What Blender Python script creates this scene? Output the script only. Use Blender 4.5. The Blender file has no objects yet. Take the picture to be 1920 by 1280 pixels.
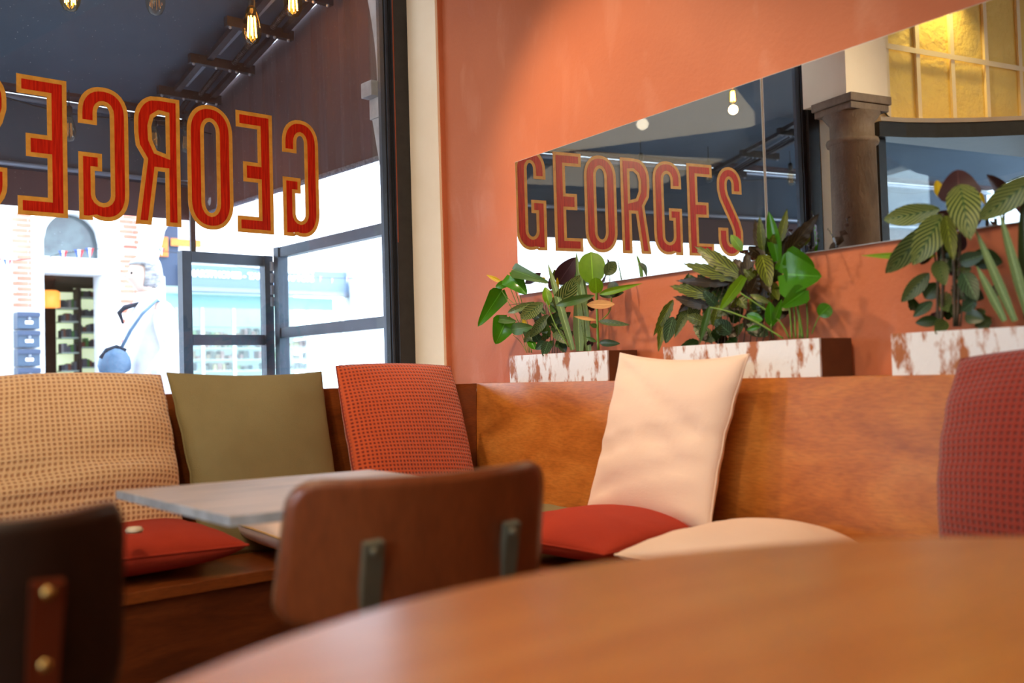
import bpy, bmesh, math, random
from math import sin, cos, pi, radians, sqrt, atan2
from mathutils import Vector, Matrix, noise, geometry
random.seed(7)
SC = bpy.context.scene
COL = SC.collection

# ---------------------------------------------------------------- camera maths
# Measured camera: 35 mm lens, eye 0.93 m above the floor, pitched and rolled slightly.
H = 0.93
F = 1870.0
P_, R_ = radians(1.953), radians(1.664)
AM, AW = radians(34.28), radians(48.32)
WDX, WDY = sin(AM + AW), cos(AM + AW)       # direction along the window wall (towards the corner)
WNX, WNY = -WDY, WDX                        # direction out through the window


def ray(px, py):
    dx, dy = px - 960, py - 640
    c, s = cos(R_), sin(R_)
    u = dx * c - dy * s
    v = dx * s + dy * c
    z = F * cos(P_) + v * sin(P_)
    y = F * sin(P_) - v * cos(P_)
    return Vector((u * cos(AM) + z * sin(AM), -u * sin(AM) + z * cos(AM), y))


EYE = Vector((0, 0, H))


def on_x(px, py, X):
    d = ray(px, py); return EYE + d * (X / d.x)


def on_y(px, py, Y):
    d = ray(px, py); return EYE + d * (Y / d.y)


def on_z(px, py, Z):                        # Z is a world height
    d = ray(px, py); return EYE + d * ((Z - H) / d.z)


def on_D(px, py, D):
    d = ray(px, py); return EYE + d * (D / (d.x * WNX + d.y * WNY))


def W_of(p):
    return p.x * WDX + p.y * WDY


def wp(W, D, z):                            # window-wall coordinates -> world
    return Vector((W * WDX + D * WNX, W * WDY + D * WNY, z))


WROT = atan2(WDY, WDX)

cam_d = bpy.data.cameras.new('camera')
cam = bpy.data.objects.new('camera', cam_d)
COL.objects.link(cam)
o0 = ray(960, 640).normalized()
ux = (ray(961, 640) - ray(960, 640)).normalized()
uy = (ray(960, 639) - ray(960, 640)).normalized()
m = Matrix((ux, uy, -o0)).transposed().to_4x4()
m.translation = EYE
cam.matrix_world = m
cam_d.sensor_width = 36
cam_d.lens = 36 * F / 1920
cam_d.clip_start = 0.02
cam_d.clip_end = 300
cam_d.dof.use_dof = True
cam_d.dof.focus_distance = 4.0
cam_d.dof.aperture_fstop = 2.5
SC.camera = cam

# ---------------------------------------------------------------- sky, lights, exposure
world = bpy.data.worlds.new('world'); SC.world = world
world.use_nodes = True
wn = world.node_tree.nodes; wl = world.node_tree.links
bg = wn['Background']
tc = wn.new('ShaderNodeTexCoord'); nz = wn.new('ShaderNodeTexNoise'); nz.inputs['Scale'].default_value = 2.2
nz.inputs['Detail'].default_value = 5
rp = wn.new('ShaderNodeValToRGB')
rp.color_ramp.elements[0].position = .35; rp.color_ramp.elements[0].color = (.50, .68, .95, 1)
rp.color_ramp.elements[1].position = .65; rp.color_ramp.elements[1].color = (.86, .93, 1, 1)
wl.new(tc.outputs['Generated'], nz.inputs['Vector']); wl.new(nz.outputs['Fac'], rp.inputs['Fac'])
wl.new(rp.outputs['Color'], bg.inputs['Color'])
bg.inputs['Strength'].default_value = 9.5


def aim(o, tgt):
    d = Vector(tgt) - o.location
    o.rotation_euler = d.to_track_quat('-Z', 'Y').to_euler()


def area(name, loc, tgt, size, power, col, sy=None):
    l = bpy.data.lights.new(name, 'AREA'); l.energy = power; l.color = col; l.size = size
    if sy: l.shape = 'RECTANGLE'; l.size_y = sy
    o = bpy.data.objects.new(name, l); COL.objects.link(o); o.location = loc; aim(o, tgt); return o


def spot(name, loc, tgt, power, col, ang=60, blend=.6, r=.02):
    l = bpy.data.lights.new(name, 'SPOT'); l.energy = power; l.color = col
    l.spot_size = radians(ang); l.spot_blend = blend; l.shadow_soft_size = r
    o = bpy.data.objects.new(name, l); COL.objects.link(o); o.location = loc; aim(o, tgt); return o


WARM = (1.0, .72, .45)
area('ceiling_light', (-.6, .3, H + 2.35), (-.5, .4, 0), 2.2, 48, (1, .78, .50))
area('ceiling_light', (-1.8, -2.2, H + 2.35), (-1.8, -2.2, 0), 1.8, 25, (1, .80, .56))
spot('warm_spot', (.95, 3.0, H + 1.75), (2.2, 2.5, H + .4), 100, WARM, 70, .7, .03)
spot('warm_spot', (.35, 2.3, H + 2.1), (2.0, 1.7, H - .45), 58, WARM, 58, .7, .03)
spot('warm_spot', (-.2, 1.1, H + 2.2), (1.2, 2.6, H - .2), 85, (1, .78, .50), 80, .8, .05)
spot('warm_spot', (-.6, .8, H + 2.1), tuple(wp(1.5, 3.6, H + .9)), 240, (1, .82, .60), 55, .8, .05)  # spot added to brighten the window lettering
spot('panel_spot', tuple(wp(-.70, 3.46, H + 2.42)), tuple(wp(-.74, 3.66, H + 1.4)), 46, (1, .76, .26), 100, .9, .03)

SC.view_settings.view_transform = 'Standard'
SC.view_settings.look = 'None'
SC.view_settings.gamma = 1
SC.view_settings.use_curve_mapping = False
SC.view_settings.exposure = 0.0
SC.cycles.max_bounces = 10
SC.cycles.transparent_max_bounces = 16
SC.cycles.diffuse_bounces = 4
SC.cycles.glossy_bounces = 6
SC.cycles.caustics_reflective = False
SC.cycles.caustics_refractive = False


# ---------------------------------------------------------------- materials
def lin(c):
    return tuple(((x / 255) / 12.92 if x / 255 <= .04045 else ((x / 255 + .055) / 1.055) ** 2.4) for x in c) + (1,)


def mat(name, rgb, rough=.6, metal=0., rgb2=None, scale=8, stretch=(1, 1, 1), bump=0., bscale=None, spec=.5,
        coat=0., coord='Object', detail=6, lo=.35, hi=.65, transl=0.):
    M = bpy.data.materials.new(name); M.use_nodes = True
    N = M.node_tree.nodes; L = M.node_tree.links
    b = N['Principled BSDF']
    b.inputs['Base Color'].default_value = lin(rgb)
    b.inputs['Roughness'].default_value = rough
    b.inputs['Metallic'].default_value = metal
    b.inputs['Specular IOR Level'].default_value = spec
    b.inputs['Coat Weight'].default_value = coat
    b.inputs['Coat Roughness'].default_value = .15
    t = N.new('ShaderNodeTexCoord'); mp = N.new('ShaderNodeMapping'); mp.inputs['Scale'].default_value = stretch
    L.new(t.outputs[coord], mp.inputs['Vector'])
    if rgb2:
        n = N.new('ShaderNodeTexNoise'); n.inputs['Scale'].default_value = scale; n.inputs['Detail'].default_value = detail
        n.inputs['Roughness'].default_value = .6
        L.new(mp.outputs[0], n.inputs['Vector'])
        r = N.new('ShaderNodeValToRGB')
        r.color_ramp.elements[0].position = lo; r.color_ramp.elements[0].color = lin(rgb)
        r.color_ramp.elements[1].position = hi; r.color_ramp.elements[1].color = lin(rgb2)
        L.new(n.outputs['Fac'], r.inputs['Fac']); L.new(r.outputs[0], b.inputs['Base Color'])
    if bump:
        n2 = N.new('ShaderNodeTexNoise'); n2.inputs['Scale'].default_value = bscale or scale * 4
        n2.inputs['Detail'].default_value = 4
        L.new(mp.outputs[0], n2.inputs['Vector'])
        bp = N.new('ShaderNodeBump'); bp.inputs['Strength'].default_value = bump; bp.inputs['Distance'].default_value = .01
        L.new(n2.outputs['Fac'], bp.inputs['Height']); L.new(bp.outputs[0], b.inputs['Normal'])
    if transl:
        tr = N.new('ShaderNodeBsdfTranslucent'); mx = N.new('ShaderNodeMixShader'); mx.inputs[0].default_value = transl
        src = b.inputs['Base Color'].links
        if src: L.new(src[0].from_socket, tr.inputs['Color'])
        else: tr.inputs['Color'].default_value = lin(rgb)
        L.new(b.outputs[0], mx.inputs[1]); L.new(tr.outputs[0], mx.inputs[2])
        L.new(mx.outputs[0], N['Material Output'].inputs['Surface'])
    return M


def emis(name, rgb, strength):
    M = bpy.data.materials.new(name); M.use_nodes = True
    b = M.node_tree.nodes['Principled BSDF']
    b.inputs['Base Color'].default_value = lin(rgb)
    b.inputs['Emission Color'].default_value = lin(rgb); b.inputs['Emission Strength'].default_value = strength
    return M


def wood(name, c1, c2, c3, rough=.35, stretch=(1, 1, 4), scale=3, coat=.2):
    """Figured veneer: broad cloudy figure plus fine grain."""
    M = bpy.data.materials.new(name); M.use_nodes = True
    N = M.node_tree.nodes; L = M.node_tree.links; b = N['Principled BSDF']
    t = N.new('ShaderNodeTexCoord'); mp = N.new('ShaderNodeMapping'); mp.inputs['Scale'].default_value = stretch
    L.new(t.outputs['Object'], mp.inputs['Vector'])
    n = N.new('ShaderNodeTexNoise'); n.inputs['Scale'].default_value = scale; n.inputs['Detail'].default_value = 8
    n.inputs['Roughness'].default_value = .62; n.inputs['Distortion'].default_value = .8
    L.new(mp.outputs[0], n.inputs['Vector'])
    r = N.new('ShaderNodeValToRGB'); e = r.color_ramp.elements
    e[0].position = .3; e[0].color = lin(c1); e[1].position = .72; e[1].color = lin(c3)
    k = e.new(.5); k.color = lin(c2)
    L.new(n.outputs['Fac'], r.inputs['Fac'])
    mp2 = N.new('ShaderNodeMapping'); mp2.inputs['Scale'].default_value = tuple(s * s * 2 for s in stretch)
    L.new(t.outputs['Object'], mp2.inputs['Vector'])
    g = N.new('ShaderNodeTexNoise'); g.inputs['Scale'].default_value = scale * 5; g.inputs['Detail'].default_value = 5
    L.new(mp2.outputs[0], g.inputs['Vector'])
    mx = N.new('ShaderNodeMix'); mx.data_type = 'RGBA'; mx.blend_type = 'MULTIPLY'; mx.inputs['Factor'].default_value = .45
    gr = N.new('ShaderNodeValToRGB'); gr.color_ramp.elements[0].position = .3; gr.color_ramp.elements[0].color = (.45, .4, .38, 1)
    gr.color_ramp.elements[1].position = .6; gr.color_ramp.elements[1].color = (1, 1, 1, 1)
    L.new(g.outputs['Fac'], gr.inputs['Fac'])
    L.new(r.outputs[0], mx.inputs['A']); L.new(gr.outputs[0], mx.inputs['B'])
    L.new(mx.outputs['Result'], b.inputs['Base Color'])
    b.inputs['Roughness'].default_value = rough; b.inputs['Coat Weight'].default_value = coat
    b.inputs['Coat Roughness'].default_value = .25
    return M


def plaster(name, c1, c2, c3):
    """Brushed lime wash: cloudy base and pale sweeping strokes that polish smoother."""
    M = bpy.data.materials.new(name); M.use_nodes = True
    N = M.node_tree.nodes; L = M.node_tree.links; b = N['Principled BSDF']
    t = N.new('ShaderNodeTexCoord')
    n = N.new('ShaderNodeTexNoise'); n.inputs['Scale'].default_value = 1.6; n.inputs['Detail'].default_value = 7
    L.new(t.outputs['Object'], n.inputs['Vector'])
    r = N.new('ShaderNodeValToRGB'); e = r.color_ramp.elements
    e[0].position = .3; e[0].color = lin(c1); e[1].position = .7; e[1].color = lin(c2)
    L.new(n.outputs['Fac'], r.inputs['Fac'])
    mp = N.new('ShaderNodeMapping'); mp.inputs['Rotation'].default_value = (radians(38), 0, 0)
    mp.inputs['Scale'].default_value = (1, 3.2, 1.3)
    L.new(t.outputs['Object'], mp.inputs['Vector'])
    s = N.new('ShaderNodeTexNoise'); s.inputs['Scale'].default_value = 2.3; s.inputs['Detail'].default_value = 3
    s.inputs['Distortion'].default_value = .5
    L.new(mp.outputs[0], s.inputs['Vector'])
    sr = N.new('ShaderNodeValToRGB'); sr.color_ramp.elements[0].position = .55; sr.color_ramp.elements[1].position = .80
    L.new(s.outputs['Fac'], sr.inputs['Fac'])
    mx = N.new('ShaderNodeMix'); mx.data_type = 'RGBA'; mx.inputs['B'].default_value = lin(c3)
    mul = N.new('ShaderNodeMath'); mul.operation = 'MULTIPLY'; mul.inputs[1].default_value = .32
    L.new(sr.outputs[0], mul.inputs[0]); L.new(mul.outputs[0], mx.inputs['Factor'])
    L.new(r.outputs[0], mx.inputs['A']); L.new(mx.outputs['Result'], b.inputs['Base Color'])
    rr = N.new('ShaderNodeMapRange'); rr.inputs['To Min'].default_value = .62; rr.inputs['To Max'].default_value = .42
    L.new(sr.outputs[0], rr.inputs['Value']); L.new(rr.outputs[0], b.inputs['Roughness'])
    bp = N.new('ShaderNodeBump'); bp.inputs['Strength'].default_value = .12; bp.inputs['Distance'].default_value = .01
    n3 = N.new('ShaderNodeTexNoise'); n3.inputs['Scale'].default_value = 60
    L.new(t.outputs['Object'], n3.inputs['Vector']); L.new(n3.outputs['Fac'], bp.inputs['Height']); L.new(bp.outputs[0], b.inputs['Normal'])
    return M


def waffle(name, base, dark, cell=.0125):
    M = bpy.data.materials.new(name); M.use_nodes = True
    N = M.node_tree.nodes; L = M.node_tree.links; b = N['Principled BSDF']
    t = N.new('ShaderNodeUVMap'); sp = N.new('ShaderNodeSeparateXYZ'); L.new(t.outputs[0], sp.inputs[0])
    outs = []
    for a in ('X', 'Y'):
        mu = N.new('ShaderNodeMath'); mu.operation = 'MULTIPLY'; mu.inputs[1].default_value = 2 * pi / cell
        L.new(sp.outputs[a], mu.inputs[0])
        c = N.new('ShaderNodeMath'); c.operation = 'COSINE'; L.new(mu.outputs[0], c.inputs[0])
        q = N.new('ShaderNodeMath'); q.operation = 'MULTIPLY_ADD'; q.inputs[1].default_value = .5; q.inputs[2].default_value = .5
        L.new(c.outputs[0], q.inputs[0]); outs.append(q.outputs[0])
    pr = N.new('ShaderNodeMath'); pr.operation = 'MULTIPLY'; L.new(outs[0], pr.inputs[0]); L.new(outs[1], pr.inputs[1])
    mx = N.new('ShaderNodeMix'); mx.data_type = 'RGBA'; mx.inputs['A'].default_value = lin(base); mx.inputs['B'].default_value = lin(dark)  # dark colour in the pits paints in the shade of the weave
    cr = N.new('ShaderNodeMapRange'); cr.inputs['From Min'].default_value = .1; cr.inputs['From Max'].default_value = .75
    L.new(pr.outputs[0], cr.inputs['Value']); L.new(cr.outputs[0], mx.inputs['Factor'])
    L.new(mx.outputs['Result'], b.inputs['Base Color'])
    bp = N.new('ShaderNodeBump'); bp.invert = True; bp.inputs['Strength'].default_value = .8; bp.inputs['Distance'].default_value = .003
    L.new(pr.outputs[0], bp.inputs['Height']); L.new(bp.outputs[0], b.inputs['Normal'])
    b.inputs['Roughness'].default_value = .9; b.inputs['Sheen Weight'].default_value = .3
    return M


def glass(name, tint=(1, 1, 1, 1), dust=0., rough=.0):
    """Thin clear pane: Schlick reflection over straight-through transmission."""
    M = bpy.data.materials.new(name); M.use_nodes = True
    N = M.node_tree.nodes; L = M.node_tree.links
    for n in list(N):
        if n.type == 'BSDF_PRINCIPLED': N.remove(n)
    lw = N.new('ShaderNodeLayerWeight'); lw.inputs['Blend'].default_value = .5
    p5 = N.new('ShaderNodeMath'); p5.operation = 'POWER'; p5.inputs[1].default_value = 5
    L.new(lw.outputs['Facing'], p5.inputs[0])
    ma = N.new('ShaderNodeMath'); ma.operation = 'MULTIPLY_ADD'; ma.inputs[1].default_value = .95; ma.inputs[2].default_value = .04
    L.new(p5.outputs[0], ma.inputs[0])
    tr = N.new('ShaderNodeBsdfTransparent'); tr.inputs[0].default_value = tint
    gl = N.new('ShaderNodeBsdfGlossy'); gl.inputs['Roughness'].default_value = rough
    mx = N.new('ShaderNodeMixShader'); L.new(ma.outputs[0], mx.inputs[0]); L.new(tr.outputs[0], mx.inputs[1]); L.new(gl.outputs[0], mx.inputs[2])
    last = mx.outputs[0]
    if dust:
        df = N.new('ShaderNodeBsdfDiffuse'); df.inputs[0].default_value = (.8, .8, .8, 1)
        t = N.new('ShaderNodeTexCoord'); v = N.new('ShaderNodeTexVoronoi'); v.inputs['Scale'].default_value = 55
        L.new(t.outputs['Object'], v.inputs['Vector'])
        lt = N.new('ShaderNodeMath'); lt.operation = 'LESS_THAN'; lt.inputs[1].default_value = .05
        L.new(v.outputs['Distance'], lt.inputs[0])
        m2 = N.new('ShaderNodeMath'); m2.operation = 'MULTIPLY_ADD'; m2.inputs[1].default_value = dust * 2; m2.inputs[2].default_value = .004
        L.new(lt.outputs[0], m2.inputs[0])
        mx2 = N.new('ShaderNodeMixShader'); L.new(m2.outputs[0], mx2.inputs[0]); L.new(last, mx2.inputs[1]); L.new(df.outputs[0], mx2.inputs[2])
        last = mx2.outputs[0]
    L.new(last, N['Material Output'].inputs['Surface'])
    return M


def leafmat(name, c_mid, c_stripe=None, back=None, rough=.4, n=9, transl=.25, edge=None):
    """Leaf: UV.x runs 0..1 across, UV.y along; optional herringbone stripes, other colour beneath."""
    M = bpy.data.materials.new(name); M.use_nodes = True
    N = M.node_tree.nodes; L = M.node_tree.links; b = N['Principled BSDF']
    t = N.new('ShaderNodeUVMap'); sp = N.new('ShaderNodeSeparateXYZ'); L.new(t.outputs[0], sp.inputs[0])
    ax = N.new('ShaderNodeMath'); ax.operation = 'SUBTRACT'; ax.inputs[1].default_value = .5; L.new(sp.outputs['X'], ax.inputs[0])
    ab = N.new('ShaderNodeMath'); ab.operation = 'ABSOLUTE'; L.new(ax.outputs[0], ab.inputs[0])
    nn = N.new('ShaderNodeTexNoise'); nn.inputs['Scale'].default_value = 5; L.new(t.outputs[0], nn.inputs['Vector'])
    base = N.new('ShaderNodeMix'); base.data_type = 'RGBA'
    c = lin(c_mid); base.inputs['A'].default_value = c
    base.inputs['B'].default_value = tuple(min(1, x * 1.5) for x in c[:3]) + (1,)
    L.new(nn.outputs['Fac'], base.inputs['Factor']); out = base.outputs['Result']
    if c_stripe:
        a = N.new('ShaderNodeMath'); a.operation = 'MULTIPLY'; a.inputs[1].default_value = -n * .8; L.new(ab.outputs[0], a.inputs[0])
        d = N.new('ShaderNodeMath'); d.operation = 'MULTIPLY_ADD'; d.inputs[1].default_value = n; L.new(sp.outputs['Y'], d.inputs[0]); L.new(a.outputs[0], d.inputs[2])
        e = N.new('ShaderNodeMath'); e.operation = 'MULTIPLY'; e.inputs[1].default_value = 2 * pi; L.new(d.outputs[0], e.inputs[0])
        s = N.new('ShaderNodeMath'); s.operation = 'SINE'; L.new(e.outputs[0], s.inputs[0])
        mr = N.new('ShaderNodeMapRange'); mr.inputs['From Min'].default_value = -.3; mr.inputs['From Max'].default_value = .5
        L.new(s.outputs[0], mr.inputs['Value'])
        mx = N.new('ShaderNodeMix'); mx.data_type = 'RGBA'; mx.inputs['B'].default_value = lin(c_stripe)
        L.new(out, mx.inputs['A']); L.new(mr.outputs[0], mx.inputs['Factor']); out = mx.outputs['Result']
    rib = N.new('ShaderNodeMath'); rib.operation = 'LESS_THAN'; rib.inputs[1].default_value = .022; L.new(ab.outputs[0], rib.inputs[0])
    mr2 = N.new('ShaderNodeMix'); mr2.data_type = 'RGBA'; mr2.inputs['B'].default_value = tuple(min(1, x * 2.2 + .02) for x in c[:3]) + (1,)
    L.new(out, mr2.inputs['A']); L.new(rib.outputs[0], mr2.inputs['Factor']); out = mr2.outputs['Result']
    if back:
        g = N.new('ShaderNodeNewGeometry'); mb = N.new('ShaderNodeMix'); mb.data_type = 'RGBA'; mb.inputs['B'].default_value = lin(back)
        L.new(out, mb.inputs['A']); L.new(g.outputs['Backfacing'], mb.inputs['Factor']); out = mb.outputs['Result']
    L.new(out, b.inputs['Base Color']); b.inputs['Roughness'].default_value = rough
    tr = N.new('ShaderNodeBsdfTranslucent'); L.new(out, tr.inputs['Color'])
    mx = N.new('ShaderNodeMixShader'); mx.inputs[0].default_value = transl
    L.new(b.outputs[0], mx.inputs[1]); L.new(tr.outputs[0], mx.inputs[2]); L.new(mx.outputs[0], N['Material Output'].inputs['Surface'])
    return M


M = {}
M['terracotta'] = plaster('terracotta limewash', (180, 96, 58), (196, 112, 72), (220, 152, 122))
M['cream'] = mat('cream paint', (240, 218, 186), .6, rgb2=(246, 226, 196), scale=3, bump=.05, bscale=80)
M['anaglypta'] = mat('textured wallpaper', (234, 200, 112), .55, rgb2=(240, 208, 122), scale=5, bump=1.0, bscale=22)
M['ceiling'] = mat('ceiling paint', (150, 130, 108), .8)
M['floor'] = wood('floor wood', (70, 42, 24), (92, 58, 34), (110, 72, 44), .5, (1, 6, 1), 3)
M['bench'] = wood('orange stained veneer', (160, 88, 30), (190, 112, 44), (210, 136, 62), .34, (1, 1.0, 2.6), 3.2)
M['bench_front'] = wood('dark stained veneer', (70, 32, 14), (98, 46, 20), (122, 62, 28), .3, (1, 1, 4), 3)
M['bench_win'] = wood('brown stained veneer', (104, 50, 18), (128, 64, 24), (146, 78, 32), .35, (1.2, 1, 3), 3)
M['table'] = wood('honey table veneer', (190, 112, 46), (208, 130, 56), (222, 148, 74), .32, (1, 5, 1), 1.6, .3)
M['chair'] = wood('chestnut plywood', (112, 54, 26), (134, 68, 34), (150, 80, 42), .32, (3, 1, 1), 4, .3)
M['chair_dark'] = wood('dark walnut plywood', (34, 20, 15), (50, 31, 22), (66, 42, 30), .38, (3, 1, 1), 4, .2)
M['ply_edge'] = mat('plywood edge', (150, 100, 60), .5, rgb2=(96, 58, 32), scale=3, stretch=(1, 1, 60))
M['steel'] = mat('brushed steel', (134, 132, 112), .45, .4, rgb2=(110, 110, 96), scale=6)
M['copper'] = mat('copper painted steel', (150, 70, 40), .35, .5, rgb2=(130, 58, 34), scale=6)
M['brass'] = mat('brass', (220, 180, 110), .25, 1.)
M['black_metal'] = mat('black painted metal', (34, 31, 30), .45, .2, rgb2=(44, 40, 38), scale=20, bump=.05)
M['frame_side'] = mat('grey anodised metal', (74, 82, 94), .4, .5, rgb2=(60, 66, 78), scale=9)
M['seal'] = mat('black rubber', (18, 18, 20), .6)
M['mirror'] = mat('mirror silver', (236, 240, 238), 0., 1.)
M['mirror_edge'] = mat('polished glass edge', (205, 205, 200), .2, .3)
M['glass'] = glass('window glass', (.97, .98, .98, 1), .2)
M['glass_plain'] = glass('screen glass', (.93, .97, .97, 1))
M['red_paint'] = mat('red sign paint', (230, 54, 22), .35, rgb2=(190, 24, 12), scale=4, stretch=(4, 4, 1), coord='Generated', transl=.55)
M['gold_paint'] = mat('gold sign paint', (222, 168, 74), .4, rgb2=(206, 150, 60), scale=30, transl=.4)
M['awning'] = mat('dark awning cloth', (54, 68, 84), .85, rgb2=(62, 76, 92), scale=2, bump=.2, bscale=300)
M['awning_side'] = mat('dark side curtain cloth', (64, 46, 50), .85, rgb2=(68, 50, 54), scale=1.5, stretch=(3, 3, .4), bump=.2, bscale=250)  # red-brown tint paints in the terracotta wall's reflection on the window
M['awning_metal'] = mat('grey awning metal', (46, 44, 48), .5, .6, rgb2=(66, 62, 66), scale=12)
M['tube'] = mat('pale awning tube', (128, 134, 148), .4, .4)
M['edge_rope'] = mat('grey woven edging', (120, 122, 136), .8, rgb2=(70, 72, 84), scale=60)
M['stone'] = mat('pale carved stone', (168, 164, 166), .85, rgb2=(140, 136, 138), scale=9, bump=.5, bscale=50)
M['blue_stone'] = mat('weathered blue stone', (132, 110, 88), .7, rgb2=(96, 78, 62), scale=7, stretch=(1, 1, .5), bump=.5, bscale=70)
M['render'] = mat('white street render', (225, 226, 228), .9, rgb2=(236, 236, 236), scale=1)
M['brick'] = mat('pale red brick', (190, 100, 80), .9, rgb2=(206, 128, 108), scale=3)
M['street'] = mat('street paving', (150, 150, 152), .9, rgb2=(128, 128, 130), scale=4)
M['sill'] = mat('white marble sill', (232, 230, 228), .25, rgb2=(214, 212, 212), scale=5)
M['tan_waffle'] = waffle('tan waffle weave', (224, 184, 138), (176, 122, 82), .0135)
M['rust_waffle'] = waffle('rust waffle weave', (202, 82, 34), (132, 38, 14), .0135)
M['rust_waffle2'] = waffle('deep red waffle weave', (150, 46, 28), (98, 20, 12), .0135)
M['olive'] = mat('olive cotton', (138, 124, 84), .95, rgb2=(126, 112, 74), scale=3, bump=.3, bscale=400)
M['rust'] = mat('rust cotton', (178, 52, 20), .95, rgb2=(164, 44, 16), scale=4, bump=.3, bscale=400)
M['blush'] = mat('blush cotton', (236, 206, 186), .95, rgb2=(242, 212, 190), scale=3, bump=.2, bscale=400)
M['trim_tan'] = mat('tan piping', (205, 160, 100), .9)
M['button'] = mat('cream button', (226, 206, 176), .5)
M['patina'] = mat('white paint over rust', (232, 234, 238), .5, rgb2=(166, 98, 50), scale=24, stretch=(1, 1, .45), bump=.2, lo=.50, hi=.60, detail=12)
M['corten'] = mat('rust brown steel', (112, 66, 36), .6, rgb2=(92, 52, 28), scale=9, bump=.15)
M['soil'] = mat('potting soil', (38, 26, 20), 1., rgb2=(58, 40, 30), scale=60, bump=1)
M['marble'] = mat('grey veined stone', (186, 156, 122), .42, rgb2=(132, 112, 90), scale=4, stretch=(1, 5, 1), detail=9, lo=.4, hi=.75)
M['marble_edge'] = mat('sky tinted stone edge', (196, 204, 212), .4, rgb2=(150, 158, 166), scale=20)  # pale blue of the slab edge paints in reflected sky
M['leaf'] = leafmat('bright glossy leaf', (58, 118, 14), rough=.22)
M['leaf_lime'] = leafmat('lime leaf', (112, 158, 22), rough=.35, transl=.4)
M['leaf_mid'] = leafmat('mid green leaf', (66, 100, 40), rough=.4)
M['leaf_dark'] = leafmat('dark green leaf', (38, 60, 24), back=(58, 28, 34), rough=.35)
M['leaf_teal'] = leafmat('bluish veined leaf', (66, 96, 66), (28, 48, 32), back=(60, 30, 40), n=7)
M['leaf_cal'] = leafmat('striped calathea leaf', (40, 70, 26), (160, 174, 96), back=(84, 34, 44), n=9)
M['leaf_cal_d'] = leafmat('muted striped leaf', (34, 58, 24), (114, 130, 72), back=(70, 30, 40), n=8)
M['leaf_purple'] = leafmat('purple leaf underside', (56, 28, 34), rough=.5, transl=.15)
M['leaf_wavy'] = leafmat('olive wavy leaf', (100, 114, 28), (50, 60, 16), back=(70, 34, 24), n=7, rough=.4)
M['leaf_brown'] = leafmat('bronze wavy leaf', (54, 42, 20), (38, 28, 14), back=(60, 28, 20), n=7)
M['leaf_tan'] = leafmat('dried tan leaf', (200, 150, 90), rough=.7)
M['sword'] = leafmat('grey green sword leaf', (122, 148, 92), (78, 108, 70), n=14, rough=.45, transl=.1)
M['yellow'] = leafmat('yellow leaf', (196, 170, 30), transl=.4)
M['stem'] = mat('green stem', (104, 140, 44), .5)
M['stem_dark'] = mat('dark stem', (52, 44, 32), .6, rgb2=(84, 70, 48), scale=30)


# ---------------------------------------------------------------- mesh helpers
def link(name, me, parent=None, mats=None, smooth=False):
    o = bpy.data.objects.new(name, me); COL.objects.link(o)
    if mats:
        for k in (mats if isinstance(mats, (list, tuple)) else [mats]): me.materials.append(M[k] if isinstance(k, str) else k)
    if smooth:
        for p in me.polygons: p.use_smooth = True
    if parent: o.parent = parent
    return o


def wmat(o):
    m_ = o.matrix_basis.copy()
    return m_ if o.parent is None else wmat(o.parent) @ o.matrix_parent_inverse @ m_


def frombm(name, bm, parent=None, mats=None, smooth=False):
    me = bpy.data.meshes.new(name); bm.normal_update(); bm.to_mesh(me); bm.free()
    if parent is not None: me.transform(wmat(parent).inverted())
    return link(name, me, parent, mats, smooth)


def hexa(bm, pts, bevel=0., mi=0):
    """8 corners: bottom ring 0-3, top ring 4-7."""
    vs = [bm.verts.new(p) for p in pts]
    fs = [bm.faces.new([vs[i] for i in f]) for f in ((3, 2, 1, 0), (4, 5, 6, 7), (0, 1, 5, 4), (1, 2, 6, 5), (2, 3, 7, 6), (3, 0, 4, 7))]
    for f in fs: f.material_index = mi
    if bevel:
        es = list({e for f in fs for e in f.edges})
        bmesh.ops.bevel(bm, geom=es, offset=bevel, segments=2, affect='EDGES', profile=.7)
    return fs


def box(bm, x0, x1, y0, y1, z0, z1, bevel=0.):
    hexa(bm, [(x0, y0, z0), (x1, y0, z0), (x1, y1, z0), (x0, y1, z0), (x0, y0, z1), (x1, y0, z1), (x1, y1, z1), (x0, y1, z1)], bevel)


def wbox(bm, W0, W1, D0, D1, z0, z1, bevel=0.):
    z0 += H; z1 += H
    hexa(bm, [wp(W0, D0, z0), wp(W1, D0, z0), wp(W1, D1, z0), wp(W0, D1, z0), wp(W0, D0, z1), wp(W1, D0, z1), wp(W1, D1, z1), wp(W0, D1, z1)], bevel)


def tube(bm, pts, r, seg=8, cap=True):
    pts = [Vector(p) for p in pts]
    rs = r if isinstance(r, (list, tuple)) else [r] * len(pts)
    rings = []
    up = Vector((0, 0, 1))
    for i, p in enumerate(pts):
        d = (pts[min(i + 1, len(pts) - 1)] - pts[max(i - 1, 0)]).normalized()
        a = d.cross(up)
        if a.length < .05: a = d.cross(Vector((1, 0, 0)))
        a.normalize(); b = d.cross(a).normalized()
        rings.append([bm.verts.new(p + (a * cos(2 * pi * k / seg) + b * sin(2 * pi * k / seg)) * rs[i]) for k in range(seg)])
    for i in range(len(rings) - 1):
        for k in range(seg):
            bm.faces.new((rings[i][k], rings[i][(k + 1) % seg], rings[i + 1][(k + 1) % seg], rings[i + 1][k]))
    if cap:
        bm.faces.new(rings[0][::-1]); bm.faces.new(rings[-1])
    return rings


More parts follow.
